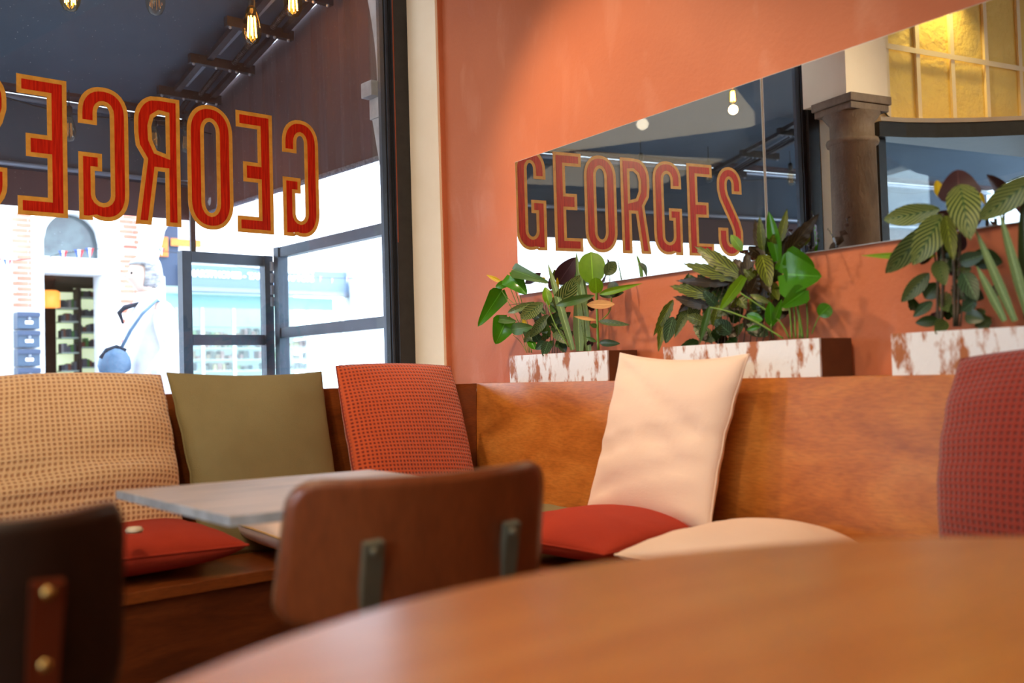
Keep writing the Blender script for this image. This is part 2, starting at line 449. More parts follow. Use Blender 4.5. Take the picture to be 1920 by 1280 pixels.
def bar(bm, a, b, w, t, up=(0, 0, 1)):
    """Flat bar from a to b; w across, t along 'up'."""
    a = Vector(a); b = Vector(b); d = (b - a).normalized(); up = Vector(up)
    s = d.cross(up).normalized(); n = s.cross(d).normalized()
    c = [(-1, -1), (1, -1), (1, 1), (-1, 1)]
    hexa(bm, [a + s * i * w / 2 + n * j * t / 2 for i, j in c] + [b + s * i * w / 2 + n * j * t / 2 for i, j in c])


def lathe(bm, prof, c, seg=24):
    c = Vector(c); rings = []
    for r, z in prof:
        rings.append([bm.verts.new(c + Vector((r * cos(2 * pi * k / seg), r * sin(2 * pi * k / seg), z))) for k in range(seg)])
    for i in range(len(rings) - 1):
        for k in range(seg):
            bm.faces.new((rings[i][k], rings[i][(k + 1) % seg], rings[i + 1][(k + 1) % seg], rings[i + 1][k]))
    bm.faces.new(rings[0][::-1]); bm.faces.new(rings[-1])


def fix(bm):
    bmesh.ops.recalc_face_normals(bm, faces=bm.faces)


def tag(o, label, cat, group=None):
    o['label'] = label; o['category'] = cat
    if group: o['group'] = group
    return o


def thing(name, loc, label, cat, group=None):
    o = bpy.data.objects.new(name, None); COL.objects.link(o); o.location = loc; o.empty_display_size = .05
    o.matrix_world = Matrix.Translation(loc)
    return tag(o, label, cat, group)


def struct(o):
    o['kind'] = 'structure'; return o


def part(name, parent, mats, fn, smooth=False, recalc=True):
    bm = bmesh.new(); fn(bm)
    if recalc: fix(bm)
    return frombm(name, bm, parent, mats, smooth)


# ---------------------------------------------------------------- room shell
FL = -H  # floor relative to the eye
CE = 2.5
struct(part('floor', None, 'floor', lambda b: wbox(b, -4.6, 2.9, -4.6, 3.9, FL - .1, FL)))
struct(part('ceiling', None, 'ceiling', lambda b: wbox(b, -4.6, 2.9, -4.6, 3.9, CE, CE + .1)))
struct(part('wall_right', None, 'terracotta', lambda b: box(b, 2.2, 2.42, -4.2, 3.70, 0, H + CE)))
struct(part('wall_left', None, 'cream', lambda b: (box(b, -3.9, -3.7, -4.2, 4.3, 0, 1.3), box(b, -3.9, -3.7, -4.2, 4.3, 2.9, H + CE), box(b, -3.9, -3.7, -4.2, -2.2, 1.3, 2.9), box(b, -3.9, -3.7, .66, 4.3, 1.3, 2.9))))
w3 = part('fill_window', None, 'black_metal', lambda b: [box(b, -3.84, -3.76, y, y + .06, 1.3, 2.9) for y in (-2.2, -.8, .6)])  # unseen window added in the left wall to let in daylight fill
struct(w3)
for y_ in (-2.14, -.74):
    part('window_pane', w3, 'glass_plain', lambda b: box(b, -3.803, -3.797, y_, y_ + 1.34, 1.3, 2.9))
struct(part('wall_back', None, 'cream', lambda b: box(b, -3.9, 2.42, -4.3, -4.1, 0, H + CE)))


def win_wall(b):
    wbox(b, 0.205, 2.63, 3.40, 3.70, FL, -.055)
    wbox(b, 0.205, 2.63, 3.42, 3.70, 2.05, CE)
    wbox(b, -.14, .255, 3.60, 3.70, FL, CE)
    wbox(b, -4.4, -.14, 3.60, 3.70, FL, -.055)
    wbox(b, -4.4, -.14, 3.60, 3.70, 1.42, CE)


struct(part('wall_window', None, 'cream', win_wall))
struct(part('wall_corner', None, 'terracotta', lambda b: wbox(b, 2.634, 2.95, 3.38, 3.70, FL, CE)))
struct(part('trim_1', None, 'cream', lambda b: wbox(b, 2.622, 2.6338, 3.385, 3.70, -.02, 2.05)))
struct(part('trim_2', None, 'sill', lambda b: wbox(b, .22, 2.622, 3.12, 3.60, -.06, -.034, .003)))

# window 1: frame, pane
win = part('window_1', None, 'black_metal', lambda b: (
    wbox(b, 2.540, 2.621, 3.590, 3.70, -.06, 2.05, .002), wbox(b, .27, .35, 3.590, 3.70, -.06, 2.05, .002),
    wbox(b, .35, 2.540, 3.590, 3.70, 1.97, 2.05), wbox(b, .35, 2.540, 3.590, 3.70, -.062, -.036)))
struct(win)
part('inner_frame', win, 'frame_side', lambda b: (wbox(b, 2.517, 2.540, 3.612, 3.68, -.036, 1.97), wbox(b, .35, .372, 3.612, 3.68, -.036, 1.97)))
part('glazing_seal', win, 'seal', lambda b: (wbox(b, 2.511, 2.517, 3.620, 3.65, -.036, 1.97), wbox(b, 2.528, 2.532, 3.607, 3.612, -.036, 1.97), wbox(b, .372, .378, 3.62, 3.65, -.036, 1.97)))
part('copper_strip', win, 'copper', lambda b: wbox(b, 2.5395, 2.5435, 3.586, 3.590, .6, 1.97))
part('window_pane', win, 'glass', lambda b: wbox(b, .372, 2.517, 3.636, 3.642, -.036, 1.97))

# ---------------------------------------------------------------- bench (banquette)
SEAT = -.49
BT = -.026
# seam line between the two backs, where the face planes meet
xb, xt = 1.985, 2.05      # wall-bench face x at seat / top
db, dt = 2.90, 2.965      # window-bench face D at seat / top


def corner_pt(x, D, z):
    # point with given x and D
    W = (x - D * WNX) / WDX
    return wp(W, D, H + z)


wb = thing('wooden_bench', (2.05, .9, 0), 'long orange-brown veneered bench along the terracotta wall, under the planters', 'bench')


def back_panel(b):
    y0 = -1.2
    A0 = corner_pt(xb, db, SEAT - .03); A1 = corner_pt(xt, dt, BT)
    hexa(b, [(xb, y0, H + SEAT - .03), (xb + .02, y0, H + SEAT - .03), (xb + .02, A0.y, A0.z), A0,
             (xt, y0, H + BT), (xt + .02, y0, H + BT), (xt + .02, A1.y, A1.z), A1], .001)


part('backrest', wb, 'bench', back_panel)
part('ledge', wb, 'bench', lambda b: hexa(b, [(xt + .0205, -1.2, H + BT - .02), (2.199, -1.2, H + BT - .02), (2.199, 3.42, H + BT - .02), (xt + .0205, 3.36, H + BT - .02),
                                            (xt + .0205, -1.2, H + BT), (2.199, -1.2, H + BT), (2.199, 3.42, H + BT), (xt + .0205, 3.36, H + BT)]))
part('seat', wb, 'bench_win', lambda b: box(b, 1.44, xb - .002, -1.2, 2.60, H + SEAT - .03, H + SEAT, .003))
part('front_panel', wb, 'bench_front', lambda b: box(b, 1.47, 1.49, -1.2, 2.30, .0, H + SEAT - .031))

wb2 = thing('wooden_bench', tuple(wp(1.0, 2.6, 0)), 'dark brown veneered bench below the shop window, carrying the leaning cushions', 'bench')


def back_panel2(b):
    A0 = corner_pt(xb - .001, db, SEAT - .03); A1 = corner_pt(xt - .001, dt, BT)
    w0 = W_of(A0); w1 = W_of(A1)
    z0 = H + SEAT - .03; z1 = H + BT
    hexa(b, [wp(-1.6, db, z0), wp(w0, db, z0), wp(w0, db + .02, z0), wp(-1.6, db + .02, z0),
             wp(-1.6, dt, z1), wp(w1, dt, z1), wp(w1 + .0, dt + .02, z1), wp(-1.6, dt + .02, z1)], .001)


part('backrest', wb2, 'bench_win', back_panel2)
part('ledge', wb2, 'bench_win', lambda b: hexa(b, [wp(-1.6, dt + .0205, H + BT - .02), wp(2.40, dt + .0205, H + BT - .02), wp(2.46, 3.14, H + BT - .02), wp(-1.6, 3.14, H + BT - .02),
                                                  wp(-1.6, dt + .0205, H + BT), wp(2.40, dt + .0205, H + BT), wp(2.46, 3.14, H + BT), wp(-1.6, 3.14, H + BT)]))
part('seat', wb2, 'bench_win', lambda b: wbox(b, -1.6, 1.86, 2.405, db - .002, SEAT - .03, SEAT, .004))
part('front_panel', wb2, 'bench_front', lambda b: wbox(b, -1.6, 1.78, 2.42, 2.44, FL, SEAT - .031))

# ---------------------------------------------------------------- mirror
mr = thing('wall_mirror', (2.19, 1.7, H + .57), 'wide frameless mirror on the terracotta wall reflecting the lettered window', 'mirror')


def mir(b, y0, y1):
    box(b, 2.1905, 2.1985, y0, y1, H + .309, H + .826)


def mirface(b, y0, y1):
    v = [b.verts.new(p) for p in ((2.190, y0 + .0015, H + .3105), (2.190, y1 - .0015, H + .3105), (2.190, y1 - .0015, H + .8245), (2.190, y0 + .0015, H + .8245))]
    b.faces.new(v[::-1])


for (y0, y1) in ((1.917, 3.158), (.35, 1.911)):
    part('mirror_body', mr, 'mirror_edge', lambda b: mir(b, y0, y1))
    part('mirror_glass', mr, 'mirror', lambda b: mirface(b, y0, y1), recalc=False)


# ---------------------------------------------------------------- painted window lettering
def arc(cx, cy, rx, ry, a0, a1, n=12, e=1.0):
    r = []
    for i in range(n + 1):
        a = radians(a0 + (a1 - a0) * i / n)
        c, s = cos(a), sin(a)
        r.append((cx + rx * (abs(c) ** e) * (1 if c >= 0 else -1), cy + ry * (abs(s) ** e) * (1 if s >= 0 else -1)))
    return r


def offset(poly, d):
    """Offset polygon to the left of travel by d (miter)."""
    n = len(poly); out = []
    for i in range(n):
        p0 = Vector(poly[i - 1]); p1 = Vector(poly[i]); p2 = Vector(poly[(i + 1) % n])
        a = (p1 - p0); b = (p2 - p1)
        if a.length < 1e-6 or b.length < 1e-6: out.append(tuple(p1)); continue
        a.normalize(); b.normalize()
        na = Vector((-a.y, a.x)); nb = Vector((-b.y, b.x)); mm = (na + nb)
        if mm.length < .2: mm = na
        mm.normalize(); k = max(mm.dot(na), .45)
        q = p1 + mm * d / k; out.append((q.x, q.y))
    return out


LH = .486


def g_shape(w):
    t = .066; h = LH; s = .056; bz = .5 * h
    outer = [(w, .71 * h)] + arc(w / 2, h - .10, w / 2, .10, 0, 180, 16, .9) + arc(w / 2 - .004, .105, w / 2 - .004, .105, 180, 300, 12, .9)
    outer += [(w - .047, .022), (w - .047, 0), (w, 0), (w, bz), (w - .082, bz), (w - .082, bz - .064), (w - s, bz - .064)]
    icx = (t + w - s) / 2; irx = (w - s - t) / 2
    outer += arc(icx, .095, irx, .03, 0, -180, 8) + arc(w / 2, h - .095, w / 2 - t, .03, 180, 0, 8)
    outer += [(w - t, .71 * h)]
    return outer, []


def e_shape(w):
    h = LH; t = .066; a = .066
    return [(0, 0), (0, h), (w, h), (w, h - a), (t, h - a), (t, .585 * h), (w - .028, .585 * h), (w - .028, .42 * h), (t, .42 * h), (t, a), (w, a), (w, 0)], []


def o_shape(w):
    h = LH; t = .068
    o = arc(w / 2, h - .11, w / 2, .11, 180, 0, 20, .92) + arc(w / 2, .11, w / 2, .11, 0, -180, 20, .92)
    i = arc(w / 2, h - .105, w / 2 - t, .04, 180, 0, 10) + arc(w / 2, .105, w / 2 - t, .04, 0, -180, 10)
    return o, [i]


def r_shape(w):
    h = LH; t = .055
    o = [(0, 0), (0, h), (w * .45, h)] + arc(w * .52, h - .10, w * .48, .10, 75, 0, 8) + [(w, .70 * h), (w * .97, .60 * h), (w * .80, .50 * h), (w, 0), (w * .66, 0), (w * .50, .42 * h), (w * .34, .42 * h), (w * .34, 0)]
    i = [(t, .56 * h), (t, .86 * h)] + [(w * .45, .865 * h), (w * .58, .83 * h), (w * .63, .76 * h), (w * .62, .66 * h), (w * .52, .58 * h)]
    return o, [i]


def s_shape(w):
    h = LH; r = .033; pts = [(w - r, .70 * h)] + arc(w / 2, h - .095, w / 2 - r, .06, 0, 180, 12) + [(r, .74 * h), (r + .01, .66 * h), (w - r - .012, .36 * h), (w - r, .28 * h)] + arc(w / 2, .095, w / 2 - r, .06, 0, -180, 12) + [(r, .32 * h)]
    L_, R2 = [], []
    for i, p in enumerate(pts):
        a = Vector(pts[max(i - 1, 0)]); b = Vector(pts[min(i + 1, len(pts) - 1)]); d = (b - a).normalized(); nn = Vector((-d.y, d.x))
        L_.append(tuple(Vector(p) + nn * r)); R2.append(tuple(Vector(p) - nn * r))
    return L_ + R2[::-1], []


def area2(p):
    return sum(p[i - 1][0] * p[i][1] - p[i][0] * p[i - 1][1] for i in range(len(p)))


def extrude_poly(name, outer, holes, W0, D0, D1, mt, parent):
    loops = [outer] + holes
    flat = [p for l in loops for p in l]
    tris = geometry.tessellate_polygon([[Vector((p[0], p[1], 0)) for p in l] for l in loops])
    bm = bmesh.new(); fr = []; bk = []
    for p in flat:
        fr.append(bm.verts.new(wp(W0 - p[0], D0, H + .5975 + p[1]))); bk.append(bm.verts.new(wp(W0 - p[0], D1, H + .5975 + p[1])))
    for t in tris:
        try: bm.faces.new([fr[i] for i in t]); bm.faces.new([bk[i] for i in reversed(t)])
        except ValueError: pass
    k = 0
    for l in loops:
        n = len(l)
        for i in range(n):
            a, b = k + i, k + (i + 1) % n
            try: bm.faces.new((fr[a], fr[b], bk[b], bk[a]))
            except ValueError: pass
        k += n
    fix(bm)
    return frombm(name, bm, parent, mt)


sign = thing('window_lettering', tuple(wp(1.5, 3.635, H + .6)), 'red and gold hand-painted GEORGES lettering on the shop window pane', 'sign')
B = .0155
for shp, W0, w in ((g_shape, 2.176, .168), (e_shape, 1.964, .158), (o_shape, 1.79, .186), (r_shape, 1.576, .174), (g_shape, 1.380, .178), (e_shape, 1.164, .164), (s_shape, .968, .165)):
    o, hs = shp(w)
    if area2(o) < 0: o = o[::-1]
    hs = [h_[::-1] if area2(h_) < 0 else h_ for h_ in hs]
    lt = extrude_poly('letter', o, hs, W0, 3.6345, 3.6360, 'gold_paint', sign)
    ro = offset(o, B); rh = [offset(h_, -B) for h_ in hs]
    rf = extrude_poly('red_fill', ro, rh, W0, 3.6338, 3.6364, 'red_paint', sign)
    rf.parent = lt

exec_parts = []


# ---------------------------------------------------------------- cushions
def pillow(name, TL, TR, BR, BL, T, mt, label, group=None, pinch=.05, rnd=0., wr=.006, seed=0, face=None, n=28, seam=None, cat='cushion', crease=None):
    """Cushion spanned by four world corners. face: direction of the front side."""
    TL, TR, BR, BL = map(Vector, (TL, TR, BR, BL))
    nrm = (TR - TL).cross(BL - TL).normalized()
    if face is not None and nrm.dot(Vector(face)) < 0: nrm = -nrm
    Wd = ((TR - TL).length + (BR - BL).length) / 2; Hd = ((BL - TL).length + (BR - TR).length) / 2
    root = thing(name, (BL + BR) / 2, label, cat, group)
    off = Vector((seed * 3.1, seed * 1.7, 0))

    def pt(u, v, s):
        # round the corners by mapping square to superellipse
        if rnd:
            k = rnd
            uu = u * sqrt(max(0, 1 - k * v * v * .5)) if True else u
            vv = v * sqrt(max(0, 1 - k * u * u * .5))
            uu *= 1 + k * .03; vv *= 1 + k * .03
        else:
            uu = u * (1 - pinch * (1 - v * v)); vv = v * (1 - pinch * (1 - u * u))
        a = (uu + 1) / 2; b = (vv + 1) / 2
        q = BL * (1 - a) * (1 - b) + BR * a * (1 - b) + TL * (1 - a) * b + TR * a * b
        th = T * (max(0, (1 - u * u)) * max(0, (1 - v * v))) ** .42
        edge = max(abs(u), abs(v))
        w1 = noise.noise(Vector((u * 1.1, v * 1.3, s)) + off) * wr * 1.6
        # folds that run in from the side seams
        fold = sin(v * 17 + seed + 3 * noise.noise(Vector((v * 2, u, 1)) + off)) * (abs(u) ** 4) * (1 - abs(u)) * wr * 5
        cr = 0
        if crease:
            for (c0, sl, dp, wd) in crease:
                dd = (v - c0 - sl * u) / wd
                cr -= dp * math.exp(-dd * dd)
        sc = noise.noise(Vector((v * 5, seed, u))) * wr * .6 * (1 - v * v)
        return q + nrm * s * (th + (w1 + fold + cr) * (1 - edge ** 6)) + (TR - TL).normalized() * sc * abs(u)

    bm = bmesh.new(); uvl = bm.loops.layers.uv.new('UVMap')
    grid = {}
    for s in (1, -1):
        for i in range(n + 1):
            for j in range(n + 1):
                u = sin(pi / 2 * (2 * i / n - 1)); v = sin(pi / 2 * (2 * j / n - 1))
                if s == -1 and (i in (0, n) or j in (0, n)): grid[s, i, j] = grid[1, i, j]; continue
                grid[s, i, j] = (bm.verts.new(pt(u, v, s)), u, v)
    for s in (1, -1):
        for i in range(n):
            for j in range(n):
                q = [grid[s, i, j], grid[s, i + 1, j], grid[s, i + 1, j + 1], grid[s, i, j + 1]]
                f = bm.faces.new([x[0] for x in (q if s == 1 else q[::-1])])
                for lo_, x in zip(f.loops, (q if s == 1 else q[::-1])): lo_[uvl].uv = (x[1] * Wd / 2, x[2] * Hd / 2)
    fix(bm)
    frombm('cover', bm, root, mt, True)
    # piping / seam runs round the edge
    ring = [(sin(pi / 2 * (2 * i / n - 1)), -1) for i in range(n)] + [(1, sin(pi / 2 * (2 * i / n - 1))) for i in range(n)] + \
           [(-sin(pi / 2 * (2 * i / n - 1)), 1) for i in range(n)] + [(-1, -sin(pi / 2 * (2 * i / n - 1))) for i in range(n)]
    part('seam', root, seam or mt, lambda b: tube(b, [pt(u, v, 1) for u, v in ring] + [pt(-1, -1, 1), pt(ring[1][0], -1, 1)], .0028 if not seam else .0036, 6), True)
    return root


def dwn(p, q, z):   # extend line p->q to world height z
    return p + (q - p) * ((z - p.z) / (q.z - p.z))


zs = H + SEAT + .012
into = (-WNX, -WNY, .1)
# tan waffle cushion, left
tr = on_D(306, 698, 2.86); br = on_D(352, 1040, 2.64)
tl = tr - Vector((WDX, WDY, 0)) * .56 + Vector((0, 0, -.0)); bl = br - Vector((WDX, WDY, 0)) * .60
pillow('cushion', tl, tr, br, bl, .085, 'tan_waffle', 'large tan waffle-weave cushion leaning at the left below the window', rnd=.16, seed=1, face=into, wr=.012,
       crease=[(-.05, .14, .026, .045), (-.24, .08, -.020, .12), (.16, -.05, .012, .05), (-.42, .05, .016, .05)])
# olive
pillow('cushion', on_D(313, 699, 2.90), on_D(602, 697, 2.91), on_D(655, 1035, 2.70), on_D(378, 1045, 2.68), .06, 'olive',
       'flat olive green cotton cushion leaning between tan and rust cushions', seed=2, face=into, pinch=.045, wr=.010)
# rust waffle
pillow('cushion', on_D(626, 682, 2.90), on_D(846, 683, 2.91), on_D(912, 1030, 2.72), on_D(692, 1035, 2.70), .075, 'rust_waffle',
       'rust orange waffle cushion leaning near the corner of the benches', rnd=.12, seed=3, face=into, wr=.008)
# blush cushion on wall bench
pillow('cushion', on_x(1163, 662, 1.985), on_x(1404, 664, 1.985), on_x(1330, 1003, 1.86), on_x(1098, 962, 1.86), .06, 'blush',
       'pale blush cushion standing against the orange-brown bench back', seed=4, face=(-1, 0, .1), pinch=.085, wr=.009,
       crease=[(-.02, .22, .018, .04), (-.14, .12, .012, .035), (.45, -.5, .010, .06), (-.5, .3, .008, .05)])
# deep red waffle at right edge
a = on_x(1786, 660, 1.97); b_ = on_x(1748, 1050, 1.83)
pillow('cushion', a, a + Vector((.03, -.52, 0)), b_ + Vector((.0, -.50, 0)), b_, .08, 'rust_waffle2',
       'deep red waffle cushion cut off by the right edge of the picture', rnd=.34, seed=6, face=(-1, 0, .1), wr=.008)


def flat_cushion(pts, T, mt, label, seed, seam=None, lift=.06):
    z = H + SEAT + lift
    P4 = [Vector((p[0], p[1], z + (p[2] if len(p) > 2 else 0))) for p in pts]
    return pillow('cushion', *P4, T, mt, label, seed=seed, face=(0, 0, 1), pinch=.04, wr=.004, seam=seam)


c1 = flat_cushion([(.36, 3.0 - .05), (.83, 2.93), (.88, 2.52), (.40, 2.54)], .07, 'rust', 'rust cotton seat cushion with a cream button lying on the window bench', 11, 'rust', lift=.075)
part('button', c1, 'button', lambda b: lathe(b, [(.001, 0), (.018, .0), (.021, .006), (.016, .013), (.001, .015)], on_z(252, 998, H + SEAT + .142)), True)
flat_cushion([(.95, 2.98), (1.40, 2.94), (1.42, 2.54), (.955, 2.50)], .085, 'blush', 'blush seat cushion with tan edging lying under the stone table', 12, 'trim_tan', lift=.085)
flat_cushion([(1.99, 2.42), (2.00, 1.93), (1.50, 1.84), (1.44, 2.32)], .060, 'rust', 'rust cotton seat cushion lying under the standing blush cushion', 13, lift=.062)
flat_cushion([(1.97, 1.83), (2.00, 1.50), (1.53, 1.33), (1.49, 1.79)], .065, 'blush', 'blush seat cushion lying on the wall bench behind the round table', 14, lift=.07)
flat_cushion([(1.60, 2.86), (1.985, 2.84), (1.985, 2.44), (1.60, 2.44)], .035, 'olive', 'olive seat cushion lying in the corner behind the chestnut chair', 15, lift=.04)

# ---------------------------------------------------------------- tables
rt = thing('round_table', (.554, .1, 0), 'large round honey-brown wooden table in the foreground', 'table')
TZ = H - .18
part('tabletop', rt, 'table', lambda b: lathe(b, [(.630, TZ - .028), (.648, TZ - .026), (.6545, TZ - .018), (.6545, TZ - .006), (.651, TZ - .001), (.646, TZ)], (.554, .1, 0), 128))
for p in bpy.data.objects['tabletop'].data.polygons: p.use_smooth = False
part('column', rt, 'black_metal', lambda b: lathe(b, [(.03, .02), (.03, TZ - .035)], (.554, .1, 0), 20), True)
part('foot_plate', rt, 'black_metal', lambda b: lathe(b, [(.26, 0), (.26, .012), (.05, .022)], (.554, .1, 0), 40))

A = on_z(217, 919, H - .2); Bc = on_z(430, 968, H - .2); C = on_z(692, 880, H - .2)
Dd = A + (C - A) + (Bc - A)
# square it up
sx = (C - A) * .5 + Vector((WDX, WDY, 0)) * 0
ct = thing('cafe_table', ((Bc + C) / 2).to_tuple()[:2] + (0,), 'square grey stone cafe table between the chairs and window bench', 'table')
ring4 = [Bc, Bc + (C - A), C, A]


def slab(b):
    dz = Vector((0, 0, -.016))
    hexa(b, [p + dz for p in ring4] + ring4, .0015)


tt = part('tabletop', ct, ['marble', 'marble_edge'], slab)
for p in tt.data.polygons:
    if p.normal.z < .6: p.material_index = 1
cc = (Bc + C) / 2
part('column', ct, 'black_metal', lambda b: lathe(b, [(.028, .02), (.028, H - .23)], (cc.x, cc.y, 0), 20), True)
part('foot_plate', ct, 'black_metal', lambda b: (bar(b, (cc.x - .24, cc.y, .014), (cc.x + .24, cc.y, .014), .06, .026), bar(b, (cc.x, cc.y - .24, .012), (cc.x, cc.y + .24, .012), .06, .022)))


# ---------------------------------------------------------------- chairs
def chair(TL, TR, BR, BL, mt, label, bars, barmat, bolts, seatdir=1):
    """Bent-ply back pad from four corners; bars = [(top px, bottom px, width)] at a given y plane."""
    TL, TR, BR, BL = map(Vector, (TL, TR, BR, BL))
    cx = (BL.x + BR.x) / 2; cy = (BL.y + BR.y) / 2
    root = thing('dining_chair', (cx, cy + .2, 0), label, 'chair', )
    nrm = (TR - TL).cross(BL - TL).normalized()
    if nrm.y > 0: nrm = -nrm          # towards the viewer
    nu, nv = 28, 14

    def outline(u, v):
        r = .20; rv = .38             # rounded rectangle by radial clamp
        au, av = abs(u), abs(v)
        if au > 1 - r and av > 1 - rv:
            du = (au - (1 - r)) / r; dv = (av - (1 - rv)) / rv
            k = max(du, dv); l = math.hypot(du, dv)
            if l > 0:
                du, dv = du * k / l, dv * k / l
            au = 1 - r + du * r; av = 1 - rv + dv * rv
        return math.copysign(au, u), math.copysign(av, v)

    def pt(u, v, s):
        u, v = outline(u, v)
        a = (u + 1) / 2; b = (v + 1) / 2
        q = BL * (1 - a) * (1 - b) + BR * a * (1 - b) + TL * (1 - a) * b + TR * a * b
        return q + nrm * (.006 * s + .045 * (1 - u * u) - .015)

    bm = bmesh.new(); g = {}
    for s in (1, -1):
        for i in range(nu + 1):
            for j in range(nv + 1):
                g[s, i, j] = bm.verts.new(pt(2 * i / nu - 1, 2 * j / nv - 1, s))
    for s in (1, -1):
        for i in range(nu):
            for j in range(nv):
                q = [g[s, i, j], g[s, i + 1, j], g[s, i + 1, j + 1], g[s, i, j + 1]]
                bm.faces.new(q if s == 1 else q[::-1])
    rim = [(i, 0) for i in range(nu)] + [(nu, j) for j in range(nv)] + [(nu - i, nv) for i in range(nu)] + [(0, nv - j) for j in range(nv)]
    for k in range(len(rim)):
        a, b = rim[k], rim[(k + 1) % len(rim)]
        f = bm.faces.new((g[1, a[0], a[1]], g[1, b[0], b[1]], g[-1, b[0], b[1]], g[-1, a[0], a[1]])); f.material_index = 1
    fix(bm)
    frombm('backrest', bm, root, [mt, 'ply_edge'], True)
    sy = cy + .02 * seatdir
    zt = .445

    def seat(b):
        n = 10; vs = []
        for s_ in (0, 1):
            for i in range(n + 1):
                for j in range(n + 1):
                    u = 2 * i / n - 1; v = 2 * j / n - 1
                    uu, vv = u * sqrt(1 - v * v * .12), v * sqrt(1 - u * u * .12)
                    vs.append(b.verts.new((cx + uu * .20, sy + .24 + vv * .20, zt + (s_ - 1) * .012 - .012 * (1 - u * u) - (.015 if v > .6 else 0) * (v - .6))))
        N2 = (n + 1) ** 2
        for s_ in (0, 1):
            for i in range(n):
                for j in range(n):
                    q = [s_ * N2 + i * (n + 1) + j, s_ * N2 + (i + 1) * (n + 1) + j, s_ * N2 + (i + 1) * (n + 1) + j + 1, s_ * N2 + i * (n + 1) + j + 1]
                    b.faces.new([vs[k] for k in (q if s_ else q[::-1])])
        e = [(i, 0) for i in range(n)] + [(n, j) for j in range(n)] + [(n - i, n) for i in range(n)] + [(0, n - j) for j in range(n)]
        for k in range(len(e)):
            a, c = e[k], e[(k + 1) % len(e)]
            ia, ic = a[0] * (n + 1) + a[1], c[0] * (n + 1) + c[1]
            b.faces.new((vs[ia], vs[ic], vs[N2 + ic], vs[N2 + ia]))
    part('seat', root, mt, seat, True)
    for k, (tp, bt_, w, yy) in enumerate(bars):
        a = on_y(tp[0], tp[1], yy); c = on_y(bt_[0], bt_[1], yy + .03)
        low = Vector((c.x, sy + .06, .42))
        nn = Vector((0, -1, .1))

        def upr(b):
            bar(b, a, c, w, .012, up=nn); bar(b, c + Vector((0, .004, .004)), low, w, .012, up=nn)
        upp = part('back_upright', root, barmat, upr)
        for (bx, by, m_) in bolts[k]:
            q = on_y(bx, by, yy - .008)
            part('bolt', upp, m_, lambda b: bmesh.ops.create_uvsphere(b, u_segments=12, v_segments=8, radius=.0062, matrix=Matrix.Translation(q) @ Matrix.Diagonal((1, .5, 1, 1))), True)
    for sx_ in (-1, 1):
        part('leg', root, barmat, lambda b: tube(b, [(cx + sx_ * .17, sy + .06, .42), (cx + sx_ * .19, sy + .0, 0)], .011, 10), True)
        part('leg', root, barmat, lambda b: tube(b, [(cx + sx_ * .17, sy + .40, .42), (cx + sx_ * .19, sy + .45, 0)], .011, 10), True)
    part('seat_frame', root, barmat, lambda b: (tube(b, [(cx - .17, sy + .05, .42), (cx - .17, sy + .41, .42)], .010), tube(b, [(cx + .17, sy + .05, .42), (cx + .17, sy + .41, .42)], .010), tube(b, [(cx - .17, sy + .06, .42), (cx + .17, sy + .06, .42)], .010), tube(b, [(cx - .17, sy + .40, .42), (cx + .17, sy + .40, .42)], .010)))
    return root


chair(on_y(548, 902, 1.17), on_y(1029, 862, 1.15), on_y(1017, 1108, 1.17), on_y(512, 1186, 1.19), 'chair',
      'chestnut plywood chair with steel uprights, pushed up to the stone table',
      [((700, 1015), (690, 1160), .026, 1.132), ((959, 979), (948, 1100), .022, 1.128)], 'steel', [[(702, 1034, 'steel')], [(962, 997, 'steel')]])
L1 = on_y(-200, 975, 1.04); R1 = on_y(240, 936, 1.03); R0 = on_y(232, 1296, 1.06); L0 = on_y(-200, 1345, 1.07)
chair(L1, R1, R0, L0, 'chair_dark', 'dark walnut plywood chair with a copper upright at the left edge',
      [((90, 1090), (76, 1300), .028, 1.00), ((-140, 1110), (-150, 1300), .028, 1.00)], 'copper', [[(91, 1112, 'brass'), (85, 1248, 'brass')], []])

# ---------------------------------------------------------------- planters
PX0 = 2.055
PTH = .098


def planter(y0, y1, label):
    zb = H + BT; zt_ = zb + PTH; x1 = 2.182
    root = thing('planter_box', (2.11, (y0 + y1) / 2, zb), label, 'planter')
    part('front_panel', root, 'patina', lambda b: box(b, PX0 - .001, PX0 + .006, y0, y1, zb, zt_, .0008))
    part('side_panel', root, 'corten', lambda b: box(b, PX0 + .006, x1, y0, y0 + .006, zb, zt_))
    part('side_panel', root, 'corten', lambda b: box(b, PX0 + .006, x1, y1 - .006, y1, zb, zt_))
    part('back_panel', root, 'patina', lambda b: box(b, x1 - .006, x1, y0 + .0065, y1 - .0065, zb, zt_))

    def soil(b):
        nx, ny = 5, 24; vs = []
        for i in range(nx + 1):
            for j in range(ny + 1):
                vs.append(b.verts.new((PX0 + .0065 + (x1 - .0135 - PX0) * i / nx, y0 + .007 + (y1 - y0 - .014) * j / ny, zt_ - .02 + random.uniform(-.006, .006))))
        for i in range(nx):
            for j in range(ny):
                b.faces.new((vs[i * (ny + 1) + j], vs[(i + 1) * (ny + 1) + j], vs[(i + 1) * (ny + 1) + j + 1], vs[i * (ny + 1) + j + 1]))
    s_ = part('soil', root, 'soil', soil); s_['kind'] = 'stuff'
    return root


planter(2.474, 3.034, 'rust-streaked white planter box nearest the corner, holding round-leaved plants')
planter(1.640, 2.212, 'rust-streaked white planter box behind the standing blush cushion')
planter(.865, 1.434, 'rust-streaked white planter box at the right, behind the deep red cushion')

